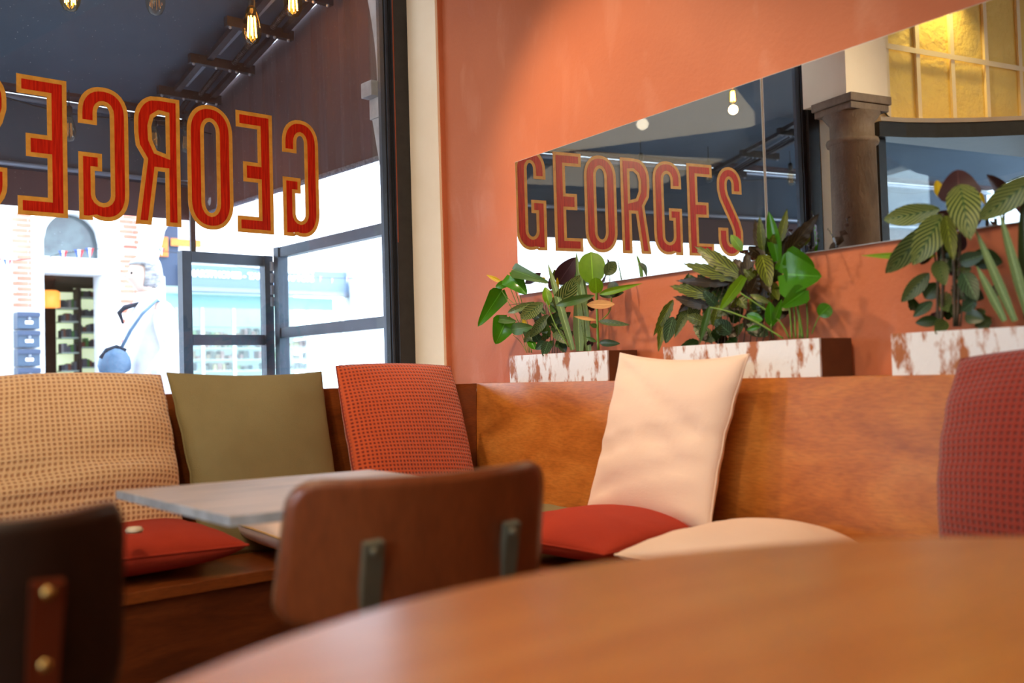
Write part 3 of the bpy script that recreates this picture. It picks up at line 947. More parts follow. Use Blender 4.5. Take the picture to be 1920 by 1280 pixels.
# ---------------------------------------------------------------- plants
SHAPES = {
    'oval': lambda s: (sin(pi * s ** .85)) ** .7,
    'heart': lambda s: min(1, (s * 9) ** .5) * (1 - s) ** .62 * 1.25 if s > 0 else .25,
    'lance': lambda s: (sin(pi * s ** .7)) ** .9,
    'round': lambda s: sqrt(max(0, 1 - (2 * s - 1) ** 2)) if s < .5 else (max(0, 1 - (2 * s - 1) ** 2.4)) ** .6,
    'blade': lambda s: (min(1, .6 + s * 1.2)) * (1 - s ** 3) ** .8,
}


def leaf(parent, bp, tp, width, mt, shape='oval', xb_=2.11, xt_=2.11, fold=.15, sag=.12, wave=0., nw=5, twist=0., name='leaf'):
    """Leaf from base pixel to tip pixel, each unprojected on its own wall-parallel plane; width in picture pixels."""
    a = on_x(bp[0], bp[1], xb_); b = on_x(tp[0], tp[1], xt_)
    d = b - a; Ln = d.length
    view = ((a + b) / 2 - EYE); dist = view.length; wd = width / F * dist * .5
    view.normalize()
    dn = d.normalized()
    nrm = (-view - dn * (-view).dot(dn)).normalized()
    side = dn.cross(nrm).normalized()
    if twist: nrm, side = nrm * cos(twist) + side * sin(twist), side * cos(twist) - nrm * sin(twist)
    n, mm = 14, 6
    bm = bmesh.new(); uvl = bm.loops.layers.uv.new('UVMap'); g = []
    f = SHAPES[shape]
    for i in range(n + 1):
        s = i / n; w = max(.0, f(min(s, .999))) * wd if 0 < i < n else (wd * (.12 if shape != 'blade' else .6) if i == 0 else 0.0003)
        c = a + d * s + nrm * (sin(pi * s) * sag * Ln)
        row = []
        for j in range(mm + 1):
            u = 2 * j / mm - 1
            wv = sin(s * nw * 2 * pi + (0 if u > 0 else 1.3)) * wave * wd * abs(u) ** 1.5
            back = 0
            if shape == 'heart' and i == 0: back = 0
            p = c + side * u * w * (1 + wave * .35 * sin(s * nw * 2 * pi)) + nrm * (abs(u) ** 1.3 * fold * w + wv)
            if shape == 'heart' and i <= 1: p -= dn * abs(u) * wd * .35 * (1 - i * .5)
            row.append((bm.verts.new(p), (u + 1) / 2, s))
        g.append(row)
    for i in range(n):
        for j in range(mm):
            q = [g[i][j], g[i][j + 1], g[i + 1][j + 1], g[i + 1][j]]
            fc = bm.faces.new([x[0] for x in q])
            for lp, x in zip(fc.loops, q): lp[uvl].uv = (x[1], x[2])
    bm.normal_update()
    if sum(fc.normal.dot(nrm) for fc in bm.faces) < 0: bmesh.ops.reverse_faces(bm, faces=bm.faces)
    return frombm(name, bm, parent, mt, True)


def stem(parent, pts, r, mt='stem', name='stem'):
    P3 = [on_x(p[0], p[1], p[2] if len(p) > 2 else 2.11) for p in pts]
    # smooth
    Q = []
    for i in range(len(P3) - 1):
        for k in range(4):
            t = k / 4; p0 = P3[max(i - 1, 0)]; p1 = P3[i]; p2 = P3[i + 1]; p3 = P3[min(i + 2, len(P3) - 1)]
            Q.append(.5 * ((2 * p1) + (p2 - p0) * t + (2 * p0 - 5 * p1 + 4 * p2 - p3) * t * t + (3 * p1 - p0 - 3 * p2 + p3) * t ** 3))
    Q.append(P3[-1])
    return part(name, parent, mt, lambda b: tube(b, Q, r, 6), True)


def plant(px, py, label, cat='plant', name='potted_plant'):
    p = on_x(px, py, 2.11); p.z = H + BT + PTH - .02
    return thing(name, p, label, cat)


# --- first planter
an = plant(985, 660, 'glossy green arrow-leaved plant at the left end of the planter nearest the corner', name='anthurium_plant')
for bp, tp, w, mt, sh, fo, sg in (
        ((941, 545), (896, 612), 34, 'leaf', 'heart', .3, -.12), ((957, 528), (929, 538), 15, 'leaf', 'oval', .2, .1),
        ((957, 517), (988, 552), 40, 'leaf', 'heart', .2, .1), ((962, 506), (1032, 531), 26, 'leaf_mid', 'heart', .2, .12),
        ((950, 598), (929, 645), 42, 'leaf', 'heart', .35, .1), ((968, 602), (925, 597), 14, 'leaf_mid', 'oval', .3, .1),
        ((958, 618), (1000, 612), 24, 'leaf_mid', 'oval', .2, .1), ((972, 575), (1004, 590), 22, 'leaf_dark', 'oval', .2, .1),
        ((941, 529), (912, 515), 8, 'yellow', 'lance', .2, .1), ((988, 612), (980, 598), 7, 'yellow', 'oval', .2, .1),
        ((1000, 640), (984, 615), 18, 'leaf_dark', 'oval', .2, .1), ((1003, 655), (990, 630), 16, 'leaf', 'lance', .2, .1)):
    leaf(an, bp, tp, w, mt, sh, 2.09, 2.06 if tp[0] < 940 else 2.10, fo, sg)
for e in ((941, 545), (950, 523), (957, 517), (962, 506), (975, 600)):
    stem(an, [(990 + (e[0] - 950) * .3, 661), ((990 + e[0]) / 2 + 6, (661 + e[1]) / 2), (e[0], e[1], 2.09)], .0013)
stem(an, [(988, 661), (975, 640), (962, 628, 2.08)], .001)
stem(an, [(941, 545, 2.09), (955, 562), (985, 590), (996, 661)], .0012)

ca = plant(1035, 660, 'striped and purple-backed calathea in the middle of the planter nearest the corner', name='calathea_plant')
for bp, tp, w, mt, sh, fo, sg, xt_ in (
        ((1002, 566), (952, 586), 13, 'leaf_cal', 'oval', .3, .15, 2.07), ((1018, 568), (976, 597), 26, 'leaf_cal', 'oval', .15, .1, 2.06),
        ((1028, 590), (994, 632), 20, 'leaf_cal_d', 'oval', .2, .1, 2.06), ((1028, 640), (1018, 668), 20, 'leaf_teal', 'oval', .2, .05, 2.05),
        ((1000, 620), (982, 642), 14, 'leaf_cal_d', 'oval', .2, .1, 2.07), ((1046, 532), (1080, 482), 36, 'leaf_purple', 'oval', .2, .1, 2.12),
        ((1014, 512), (984, 532), 15, 'leaf_purple', 'lance', .2, .1, 2.1), ((1032, 543), (1034, 516), 11, 'leaf_purple', 'oval', .2, .1, 2.1),
        ((1042, 578), (1088, 515), 34, 'leaf_cal', 'oval', .15, .1, 2.09), ((1030, 572), (1022, 538), 18, 'leaf_lime', 'oval', .2, .1, 2.1),
        ((1040, 566), (1048, 540), 10, 'yellow', 'lance', .2, .1, 2.08), ((1044, 548), (1045, 520), 8, 'yellow', 'oval', .2, .1, 2.08),
        ((1010, 640), (1000, 622), 18, 'leaf_teal', 'oval', .2, .1, 2.07), ((1022, 640), (1004, 655), 16, 'leaf_teal', 'oval', .2, .1, 2.07),
        ((1040, 620), (1062, 645), 20, 'leaf_cal_d', 'oval', .2, .1, 2.08), ((1050, 600), (1070, 585), 18, 'leaf_dark', 'oval', .2, .1, 2.09),
        ((1030, 610), (1045, 585), 20, 'leaf_dark', 'oval', .2, .1, 2.1), ((1025, 625), (1015, 605), 18, 'leaf_teal', 'oval', .2, .1, 2.1),
        ((1050, 630), (1040, 605), 22, 'leaf_dark', 'oval', .2, .1, 2.12), ((1015, 600), (1000, 585), 20, 'leaf_dark', 'oval', .2, .1, 2.12),
        ((1060, 660), (1050, 640), 16, 'leaf_dark', 'oval', .2, .1, 2.1), ((1135, 516), (1154, 490), 24, 'leaf_cal_d', 'oval', .2, .1, 2.14),
        ((1052, 575), (1034, 560), 18, 'leaf_dark', 'oval', .2, .1, 2.13)):
    leaf(ca, bp, tp, w, mt, sh, 2.10, xt_, fo, sg)
for k in range(9):
    x0 = 1020 + k * 5; stem(ca, [(x0, 663, 2.1 + .006 * (k % 3)), (x0 + random.uniform(-4, 4), 620), (1018 + k * 4.5, 572)], .0011, 'stem_dark')
stem(ca, [(1020, 572), (990, 567), (954, 572, 2.08)], .0011, 'stem_dark'); stem(ca, [(1024, 565), (1012, 535), (1010, 516)], .0008, 'stem_dark')

sv = plant(1085, 658, 'upright grey-green sword-leaved plant in the planter nearest the corner', name='snake_plant')
for bp, tp, w, xx, sg in (((1074, 656), (1027, 493), 15, 2.08, .05), ((1104, 658), (1080, 472), 17, 2.10, .01), ((1087, 658), (1082, 545), 22, 2.08, .0), ((1098, 658), (1096, 520), 16, 2.12, .0), ((1090, 640), (1092, 500), 14, 2.13, .0)):
    leaf(sv, bp, tp, w, 'sword', 'blade', xx, xx, .35, sg)
stem(sv, [(1066, 650, 2.08), (1042, 610, 2.07), (1024, 565, 2.07)], .0022)
for k, (x0, x1, y1) in enumerate(((1215, 1208, 485), (1218, 1228, 490))):
    pass

cl = plant(1124, 655, 'bright green round-leaved plant at the right end of the planter nearest the corner', name='clusia_plant')
stem(cl, [(1122, 656, 2.085), (1120, 600, 2.085), (1118, 548, 2.085)], .0042)
for bp, tp, w, mt, sh, fo, sg, xt_ in (
        ((1112, 532), (1108, 472), 50, 'leaf_lime', 'round', .08, .04, 2.09), ((1118, 550), (1117, 520), 27, 'leaf_lime', 'round', .15, .04, 2.07),
        ((1114, 554), (1042, 572), 17, 'leaf_mid', 'lance', .35, .22, 2.04), ((1124, 551), (1204, 531), 13, 'leaf_lime', 'lance', .3, .05, 2.10),
        ((1124, 553), (1170, 548), 16, 'leaf_dark', 'oval', .3, -.05, 2.14), ((1152, 570), (1100, 571), 17, 'leaf_tan', 'oval', .1, .05, 2.09),
        ((1118, 600), (1076, 593), 7, 'leaf_tan', 'oval', .2, .05, 2.05), ((1122, 602), (1181, 609), 12, 'leaf_cal_d', 'oval', .2, .05, 2.10),
        ((1124, 642), (1163, 644), 14, 'leaf_dark', 'oval', .2, .05, 2.09), ((1120, 612), (1106, 608), 9, 'leaf_mid', 'oval', .2, .05, 2.06),
        ((1146, 556), (1152, 528), 22, 'leaf_dark', 'oval', .2, .05, 2.16), ((1118, 640), (1098, 632), 8, 'leaf_mid', 'oval', .2, .05, 2.06)):
    leaf(cl, bp, tp, w, mt, sh, 2.085, xt_, fo, sg)
stem(cl, [(1124, 603, 2.085), (1140, 588, 2.09), (1146, 572, 2.1), (1146, 552, 2.11)], .002)

# --- second planter
wv = plant(1390, 640, 'dense wavy-leaved bronze and olive plant filling the middle planter', name='wavy_leaved_plant')
for bp, tp, w, mt, sh, fo, sg, wa, xt_ in (
        ((1392, 520), (1303, 462), 30, 'leaf_wavy', 'lance', .1, .1, .35, 2.10), ((1384, 524), (1281, 494), 24, 'leaf_wavy', 'lance', .1, .1, .35, 2.08),
        ((1370, 532), (1268, 526), 17, 'leaf_brown', 'lance', .1, .12, .35, 2.08), ((1345, 556), (1256, 536), 24, 'leaf_wavy', 'lance', .1, .12, .35, 2.07),
        ((1330, 575), (1262, 556), 22, 'leaf_brown', 'lance', .1, .1, .3, 2.07), ((1250, 570), (1234, 660), 20, 'leaf_wavy', 'lance', .2, -.05, .3, 2.06),
        ((1262, 594), (1248, 644), 24, 'leaf_teal', 'oval', .15, .05, .1, 2.06), ((1290, 575), (1264, 634), 18, 'leaf_cal_d', 'lance', .2, .05, .2, 2.06),
        ((1262, 562), (1225, 630), 18, 'leaf_wavy', 'lance', .2, .05, .3, 2.08), ((1300, 560), (1272, 585), 18, 'leaf_brown', 'lance', .2, .1, .3, 2.08),
        ((1458, 490), (1441, 396), 25, 'leaf', 'blade', .3, .03, .05, 2.10), ((1472, 478), (1536, 400), 30, 'leaf_brown', 'lance', .1, .1, .35, 2.13),
        ((1434, 480), (1415, 412), 24, 'leaf_brown', 'lance', .1, .05, .35, 2.13), ((1462, 455), (1476, 391), 16, 'leaf_wavy', 'lance', .1, .05, .2, 2.14),
        ((1430, 474), (1424, 404), 16, 'leaf_wavy', 'lance', .1, .05, .3, 2.11), ((1428, 477), (1444, 540), 32, 'leaf_wavy', 'oval', .2, .1, .12, 2.06),
        ((1500, 462), (1515, 425), 24, 'leaf_wavy', 'lance', .1, .05, .2, 2.15), ((1392, 470), (1370, 440), 18, 'leaf_lime', 'oval', .1, .05, .1, 2.10),
        ((1402, 560), (1400, 470), 34, 'leaf_brown', 'lance', .1, .05, .3, 2.13), ((1420, 570), (1440, 490), 36, 'leaf_brown', 'lance', .1, .05, .3, 2.14),
        ((1380, 590), (1352, 540), 34, 'leaf_dark', 'oval', .1, .05, .2, 2.13), ((1350, 610), (1320, 570), 32, 'leaf_dark', 'oval', .1, .05, .2, 2.12),
        ((1400, 620), (1430, 570), 36, 'leaf_brown', 'oval', .1, .05, .2, 2.14), ((1370, 625), (1340, 600), 30, 'leaf_teal', 'oval', .1, .05, .1, 2.08),
        ((1310, 640), (1270, 655), 20, 'leaf_dark', 'lance', .1, .1, .2, 2.06), ((1340, 640), (1300, 610), 26, 'leaf_cal_d', 'oval', .1, .05, .2, 2.10),
        ((1440, 630), (1400, 600), 26, 'leaf_dark', 'oval', .1, .05, .2, 2.12), ((1380, 640), (1350, 655), 18, 'leaf_dark', 'lance', .1, .05, .2, 2.06),
        ((1460, 600), (1470, 545), 34, 'leaf_brown', 'oval', .1, .05, .2, 2.15), ((1298, 600), (1306, 560), 24, 'leaf_cal_d', 'oval', .1, .05, .2, 2.10),
        ((1345, 575), (1318, 545), 20, 'leaf_teal', 'oval', .1, .05, .2, 2.08), ((1322, 604), (1286, 592), 22, 'leaf_wavy', 'oval', .1, .05, .25, 2.08),
        ((1440, 520), (1478, 440), 26, 'leaf_brown', 'lance', .1, .05, .3, 2.15), ((1395, 530), (1340, 470), 22, 'leaf_wavy', 'lance', .1, .05, .3, 2.13)):
    leaf(wv, bp, tp, w, mt, sh, 2.115, xt_, fo, sg, wa, 6)
for k in range(12):
    x0 = 1310 + k * 12; stem(wv, [(x0, 655 - k * 1.5, 2.10 + .01 * (k % 3)), (x0 + 5, 600), (1340 + k * 9, 540 - k * 3)], .0012, 'stem_dark')

hp = plant(1490, 630, 'big green heart-leaved plant on long stalks at the right of the middle planter', name='heart_leaf_plant')
for bp, tp, w, mt, sh, fo, sg, xt_ in (
        ((1470, 514), (1541, 518), 74, 'leaf', 'heart', .15, .08, 2.09), ((1478, 500), (1528, 500), 66, 'leaf', 'heart', .1, .08, 2.13), ((1510, 545), (1466, 576), 34, 'leaf', 'heart', .2, .05, 2.07),
        ((1395, 518), (1349, 582), 22, 'leaf_lime', 'blade', .35, -.06, 2.06), ((1330, 574), (1312, 645), 13, 'leaf_mid', 'lance', .5, .02, 2.06),
        ((1447, 612), (1443, 565), 22, 'leaf', 'oval', .3, .05, 2.06), ((1450, 606), (1466, 560), 16, 'leaf', 'lance', .3, .05, 2.07),
        ((1430, 600), (1400, 590), 18, 'leaf', 'oval', .2, .05, 2.08), ((1425, 612), (1400, 618), 10, 'leaf', 'oval', .2, .05, 2.06),
        ((1454, 505), (1476, 478), 12, 'leaf', 'lance', .2, .05, 2.08), ((1536, 592), (1556, 572), 28, 'leaf', 'round', .1, .05, 2.10),
        ((1445, 568), (1406, 552), 12, 'leaf_wavy', 'lance', .2, .2, 2.07)):
    leaf(hp, bp, tp, w, mt, sh, 2.08, xt_, fo, sg)
for e in ((1478, 560, 2.08), (1486, 555, 2.09), (1494, 552, 2.1), (1510, 540, 2.11)):
    stem(hp, [(1487 + (e[0] - 1487) * .9 + 6, 634, e[2]), (e[0] + 4, 595, e[2]), e], .0024)
stem(hp, [(1505, 634, 2.1), (1500, 600, 2.1), (1492, 560, 2.1)], .0034)
stem(hp, [(1468, 634, 2.08), (1420, 605, 2.07), (1370, 585, 2.06), (1332, 576, 2.06)], .0024)
stem(hp, [(1480, 634, 2.09), (1460, 600, 2.08), (1420, 570, 2.07), (1388, 549, 2.06)], .0022)
stem(hp, [(1522, 626, 2.1), (1530, 605, 2.1), (1537, 592, 2.1)], .0014)
stem(hp, [(1450, 634, 2.1), (1446, 615, 2.07), (1446, 608, 2.07)], .002)

def filler(par, n, xr, yr, mts, wr_, lr, seed):
    rd = random.Random(seed)
    for k in range(n):
        px = rd.uniform(*xr); t = (px - xr[0]) / (xr[1] - xr[0]); py = rd.uniform(yr[0], yr[1]) - 14 * t
        an_ = rd.uniform(-2.6, -.5); ln = rd.uniform(*lr)
        leaf(par, (px, py), (px + cos(an_) * ln, py + sin(an_) * ln * rd.choice((1, 1, -.6))), rd.uniform(*wr_), rd.choice(mts), rd.choice(('oval', 'lance')), rd.uniform(2.09, 2.15), rd.uniform(2.08, 2.16), .2, .08, .2, 5)


filler(wv, 46, (1285, 1470), (540, 645), ('leaf_dark', 'leaf_brown', 'leaf_wavy', 'leaf_cal_d', 'leaf_dark'), (14, 24), (28, 48), 5)
filler(wv, 10, (1400, 1500), (470, 540), ('leaf_dark', 'leaf_brown', 'leaf_wavy'), (14, 24), (28, 48), 8)
filler(ca, 26, (1005, 1110), (590, 655), ('leaf_dark', 'leaf_teal', 'leaf_cal_d', 'leaf_purple', 'leaf_mid'), (9, 17), (18, 32), 6)

# --- third planter
cb = plant(1770, 612, 'tall calathea with broad striped leaves in the right-hand planter', name='calathea_plant')
for bp, tp, w, mt, sh, fo, sg, xt_ in (
        ((1800, 346), (1819, 450), 54, 'leaf_cal', 'oval', .15, .12, 2.04), ((1800, 376), (1795, 318), 60, 'leaf_purple', 'heart', .2, .1, 2.13),
        ((1768, 402), (1711, 497), 50, 'leaf_cal', 'oval', .15, .12, 2.04), ((1762, 392), (1657, 412), 36, 'leaf_cal', 'oval', .2, .12, 2.08),
        ((1752, 420), (1660, 512), 40, 'leaf_cal_d', 'oval', .2, .12, 2.07), ((1773, 404), (1788, 488), 26, 'leaf_wavy', 'oval', .2, .05, 2.05),
        ((1756, 480), (1615, 479), 13, 'leaf_lime', 'lance', .2, .05, 2.08), ((1764, 372), (1756, 338), 15, 'yellow', 'oval', .2, .05, 2.12),
        ((1945, 330), (1834, 412), 44, 'leaf_cal', 'oval', .2, .08, 2.06), ((1798, 492), (1848, 476), 26, 'leaf_teal', 'oval', .2, .05, 2.08),
        ((1757, 488), (1772, 536), 28, 'leaf_cal_d', 'oval', .2, .05, 2.06), ((1805, 510), (1832, 564), 32, 'leaf_teal', 'oval', .2, .05, 2.07),
        ((1742, 512), (1690, 566), 28, 'leaf_cal_d', 'oval', .2, .05, 2.07), ((1748, 565), (1712, 594), 18, 'leaf_teal', 'oval', .2, .05, 2.07),
        ((1772, 600), (1754, 626), 24, 'leaf_cal_d', 'oval', .2, .05, 2.05), ((1760, 600), (1716, 605), 20, 'leaf_dark', 'oval', .2, .05, 2.07),
        ((1810, 590), (1845, 600), 26, 'leaf_dark', 'oval', .2, .05, 2.08), ((1820, 480), (1880, 492), 36, 'leaf_dark', 'oval', .2, .05, 2.13),
        ((1800, 540), (1845, 560), 30, 'leaf_dark', 'oval', .2, .05, 2.12), ((1750, 440), (1735, 478), 30, 'leaf_dark', 'oval', .2, .05, 2.13),
        ((1780, 470), (1808, 440), 34, 'leaf_purple', 'oval', .2, .05, 2.13), ((1741, 412), (1710, 392), 24, 'leaf_purple', 'oval', .2, .05, 2.14),
        ((1735, 560), (1758, 530), 30, 'leaf_dark', 'oval', .2, .05, 2.12)):
    leaf(cb, bp, tp, w, mt, sh, 2.10, xt_, fo, sg)
filler(cb, 22, (1715, 1880), (470, 610), ('leaf_dark', 'leaf_teal', 'leaf_cal_d', 'leaf_purple'), (16, 30), (24, 46), 9)
for (x0, x1, y1, r) in ((1756, 1758, 425, .003), (1765, 1768, 400, .004), (1790, 1784, 400, .0045), (1795, 1800, 350, .003), (1760, 1750, 450, .002), (1800, 1808, 505, .002)):
    stem(cb, [(x0, 612, 2.1), ((x0 + x1) / 2 + 2, (612 + y1) / 2, 2.1), (x1, y1, 2.1)], r, 'stem_dark')
sw = plant(1900, 604, 'grey-green strap-leaved plant at the right edge, in the right-hand planter', name='snake_plant')
for bp, tp, w, mt, xx in (((1903, 602), (1829, 430), 16, 'sword', 2.07), ((1930, 600), (1874, 396), 17, 'sword', 2.07), ((1884, 602), (1831, 498), 15, 'sword', 2.08), ((1930, 598), (1917, 368), 26, 'leaf_dark', 2.12), ((1950, 598), (1935, 380), 22, 'sword', 2.13)):
    leaf(sw, bp, tp, w, mt, 'blade', xx, xx, .35, .02)

# ---------------------------------------------------------------- left part of the window wall (seen in the mirror)
colm = thing('stone_column', tuple(wp(.255, 3.365, 0)), 'brown weathered stone column with square capital, seen in the mirror', 'column')
cpt = wp(.255, 3.365, 0)
part('shaft', colm, 'blue_stone', lambda b: lathe(b, [(.15, 0), (.15, .2), (.128, .26), (.120, H + 1.18), (.134, H + 1.185), (.138, H + 1.2), (.134, H + 1.215), (.116, H + 1.22), (.116, H + 1.30), (.15, H + 1.345), (.15, H + 1.35)], cpt, 36), True)
part('capital', colm, 'blue_stone', lambda b: (wbox(b, .118, .392, 3.232, 3.498, 1.35, 1.385, .004), wbox(b, .107, .403, 3.22, 3.51, 1.386, 1.43, .006)))
struct(part('trim_3', None, 'cream', lambda b: wbox(b, .07, .375, 3.277, 3.598, 1.431, CE)))
w2 = part('window_2', None, 'black_metal', lambda b: (wbox(b, -.20, -.142, 3.55, 3.66, -.06, 1.42), wbox(b, -4.3, -.20, 3.60, 3.66, 1.36, 1.42), wbox(b, -2.2, -2.14, 3.58, 3.66, -.055, 1.36)))
struct(w2)
part('window_pane', w2, 'glass_plain', lambda b: wbox(b, -2.14, -.20, 3.62, 3.626, -.055, 1.36))
part('window_pane', w2, 'glass_plain', lambda b: wbox(b, -4.3, -2.2, 3.62, 3.626, -.055, 1.36))
# curved beam that bows into the room under the panelled wall
pl = [(-.10, 3.50), (-.28, 3.47), (-.46, 3.41), (-.64, 3.33), (-.82, 3.23), (-1.0, 3.13), (-1.2, 3.04), (-1.5, 2.96), (-1.9, 2.92)]


def sweep(b, path, dep, z0, z1):
    prev = None
    for (w, d) in path:
        r = [b.verts.new(wp(w, d, H + z0)), b.verts.new(wp(w, d, H + z1)), b.verts.new(wp(w, 3.598, H + z1)), b.verts.new(wp(w, 3.598, H + z0))]
        if prev:
            for k in range(4): b.faces.new((prev[k], prev[(k + 1) % 4], r[(k + 1) % 4], r[k]))
        else: b.faces.new(r)
        prev = r
    b.faces.new(prev[::-1])


struct(part('trim_4', None, 'black_metal', lambda b: sweep(b, pl, 0, 1.30, 1.385)))
struct(part('trim_5', None, 'cream', lambda b: sweep(b, [(w, d - .012) for w, d in pl], 0, 1.3855, 1.41)))
pw = part('wall_panelled', None, 'anaglypta', lambda b: wbox(b, -3.4, -.26, 3.588, 3.599, 1.42, CE)); struct(pw)
zh = 1.86
for w in (-.26, -.52, -.82, -1.13, -1.45, -1.8, -2.2):
    part('batten', pw, 'cream', lambda b: wbox(b, w - .016, w + .016, 3.570, 3.5875, 1.42, CE))
part('batten', pw, 'cream', lambda b: wbox(b, -3.4, -.24, 3.566, 3.5695, zh - .016, zh + .016))
plg = thing('wall_plug', tuple(wp(-.08, 3.585, H + 1.66)), 'white plug with black cable on the cream wall, seen in the mirror', 'plug')
part('socket', plg, 'cream', lambda b: wbox(b, -.125, -.045, 3.586, 3.599, 1.60, 1.68, .003))
part('plug_body', plg, 'button', lambda b: wbox(b, -.12, -.07, 3.545, 3.5855, 1.62, 1.665, .008))
part('cable', plg, 'seal', lambda b: tube(b, [wp(-.10, 3.56, H + 1.62), wp(-.11, 3.56, H + 1.56), wp(-.15, 3.56, H + 1.50), wp(-.24, 3.56, H + 1.44), wp(-.3, 3.55, H + 1.413)], .004))

# ---------------------------------------------------------------- terrace outside: awning, side curtain, arms, bulbs
GR = FL + .03
rz = lambda D: 1.70 + .17 * (6.1 - D)
aw = thing('street_awning', tuple(wp(0, 4.0, H + 2.1)), 'dark cloth awning over the terrace outside the shop window', 'awning')


def roof(b):
    hexa(b, [wp(-4.4, 3.93, H + rz(3.93)), wp(2.70, 3.93, H + rz(3.93)), wp(2.70, 6.1, H + rz(6.1)), wp(-4.4, 6.1, H + rz(6.1)),
             wp(-4.4, 3.93, H + rz(3.93) + .01), wp(2.70, 3.93, H + rz(3.93) + .01), wp(2.70, 6.1, H + rz(6.1) + .01), wp(-4.4, 6.1, H + rz(6.1) + .01)])


part('canopy', aw, 'awning', roof)
part('front_valance', aw, 'awning', lambda b: wbox(b, -4.4, 2.70, 6.11, 6.118, 1.055, 1.70))
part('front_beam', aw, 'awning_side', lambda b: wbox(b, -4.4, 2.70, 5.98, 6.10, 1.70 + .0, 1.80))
part('valance_tube', aw, 'tube', lambda b: tube(b, [wp(-4.4, 6.07, H + 1.67), wp(2.68, 6.07, H + 1.67)], .018), True)
part('valance_tube', aw, 'tube', lambda b: tube(b, [wp(-4.4, 6.07, H + 1.285), wp(2.68, 6.07, H + 1.285)], .014), True)
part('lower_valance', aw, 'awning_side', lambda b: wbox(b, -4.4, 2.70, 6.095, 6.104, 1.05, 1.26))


def sidec(b):
    n = 40; prev = None
    for i in range(n + 1):
        D = 3.93 + (6.1 - 3.93) * i / n; off = .012 * sin(i * 1.9) + .006 * sin(i * .7)
        r = [b.verts.new(wp(2.715 + off, D, H + 1.065)), b.verts.new(wp(2.715, D, H + rz(D) + .01)), b.verts.new(wp(2.722, D, H + rz(D) + .01)), b.verts.new(wp(2.722 + off, D, H + 1.065))]
        if prev:
            for k in range(4): b.faces.new((prev[k], prev[(k + 1) % 4], r[(k + 1) % 4], r[k]))
        prev = r


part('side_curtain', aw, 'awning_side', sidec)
part('curtain_edging', aw, 'edge_rope', lambda b: tube(b, [wp(2.705, 3.93, H + 1.062), wp(2.705, 6.1, H + 1.062)], .014, 8), True)


def arms(root, Wc, mirror=1):
    """Row of crossbars with long slats and springs below the canopy."""
    k = 0
    bars_ = [(3.98, 0), (4.28, 1), (4.68, 2), (5.12, 3), (5.55, 4), (5.95, 5)]
    for D, i in bars_:
        z = H + rz(D) - .10
        cb_ = part('crossbar', root, 'awning_metal', lambda b: bar(b, wp(Wc - .20, D, z), wp(Wc + .18, D, z), .035, .05))
        for q in (-.18, -.05, .03, .07, .15):
            part('bolt', cb_, 'tube', lambda b: bmesh.ops.create_uvsphere(b, u_segments=8, v_segments=6, radius=.009, matrix=Matrix.Translation(wp(Wc + q, D - .01, z - .03))), True)
    for j in range(len(bars_) - 1):
        D0, D1 = bars_[j][0], bars_[j + 1][0]
        for q in (-.12, .10):
            part('slat', root, 'awning_metal', lambda b: bar(b, wp(Wc + q, D0, H + rz(D0) - .085), wp(Wc + q + .03, D1, H + rz(D1) - .085), .035, .03))
        part('blade_plate', root, 'tube', lambda b: bar(b, wp(Wc - .07, D0 + .05, H + rz(D0) - .06), wp(Wc - .07, D1 - .04, H + rz(D1) - .06), .06, .008))

        def spring(b):
            a = wp(Wc + .0, D0 + .03, H + rz(D0) - .11); c = wp(Wc + .02, D1 - .08, H + rz(D1) - .11)
            d = c - a; u = Vector((WDX, WDY, 0)); v = d.cross(u).normalized(); pts = []
            for t in range(181):
                s = t / 180; an_ = s * 2 * pi * 22
                pts.append(a + d * s + (u * cos(an_) + v * sin(an_)) * .014)
            tube(b, pts, .0028, 4)
        part('spring', root, 'awning_metal', spring, True)


ar = thing('awning_arm', tuple(wp(2.48, 3.95, H + 1.95)), 'jointed metal awning arm with springs at the terrace corner above the G', 'awning arm')
arms(ar, 2.48)
ar2 = thing('awning_arm', tuple(wp(-1.4, 3.95, H + 1.95)), 'jointed metal awning arm outside the far window, seen in the mirror', 'awning arm')
arms(ar2, -1.0)

bulb_glass = glass('bulb glass', (1, .93, .8, 1))
M['bulb_glass'] = bulb_glass
M['filament'] = emis('glowing filament', (255, 176, 70), 60)
M['filament_off'] = mat('unlit filament', (190, 150, 90), .4, .6)
M['lit_glass'] = glass('amber bulb glass', (1, .8, .45, 1))
M['bulb_amber'] = emis('glowing amber bulb', (255, 170, 70), 5)


def bulb(p, lit, label, s=1.0):
    """Filament bulb hanging from its cable; p is the middle of the glass."""
    root = thing('light_bulb', p, label, 'light bulb', 'bulbs strung under the awning')
    part('socket', root, 'seal', lambda b: lathe(b, [(.012, .0), (.017, .004), (.017, .05), (.009, .06)], p + Vector((0, 0, .048 * s)), 14), True)
    gp = [(.002, -.068), (.018, -.062), (.027, -.045), (.030, -.025), (.027, .0), (.019, .03), (.013, .048)]
    part('glass_envelope', root, 'lit_glass' if lit else 'bulb_glass', lambda b: lathe(b, [(r * s, z * s) for r, z in gp], p, 18), True)

    def fil(b):
        for k in range(6):
            a = 2 * pi * k / 6
            tube(b, [p + Vector((cos(a) * .010, sin(a) * .010, .018)) * s, p + Vector((cos(a) * .014, sin(a) * .014, -.045)) * s], .0012 if not lit else .0028, 4)
    part('filament', root, 'filament' if lit else 'filament_off', fil)
    part('cable', root, 'seal', lambda b: tube(b, [p + Vector((0, 0, .10 * s)), p + Vector((0, 0, .20))], .003, 5))
    if lit:
        l = bpy.data.lights.new('bulb_light', 'POINT'); l.energy = 1.0; l.color = (1, .6, .25); l.shadow_soft_size = .03
        o = bpy.data.objects.new('bulb_light', l); COL.objects.link(o); o.location = p - Vector((0, 0, .1)); o.parent = root; o.matrix_parent_inverse = wmat(root).inverted()
    return root


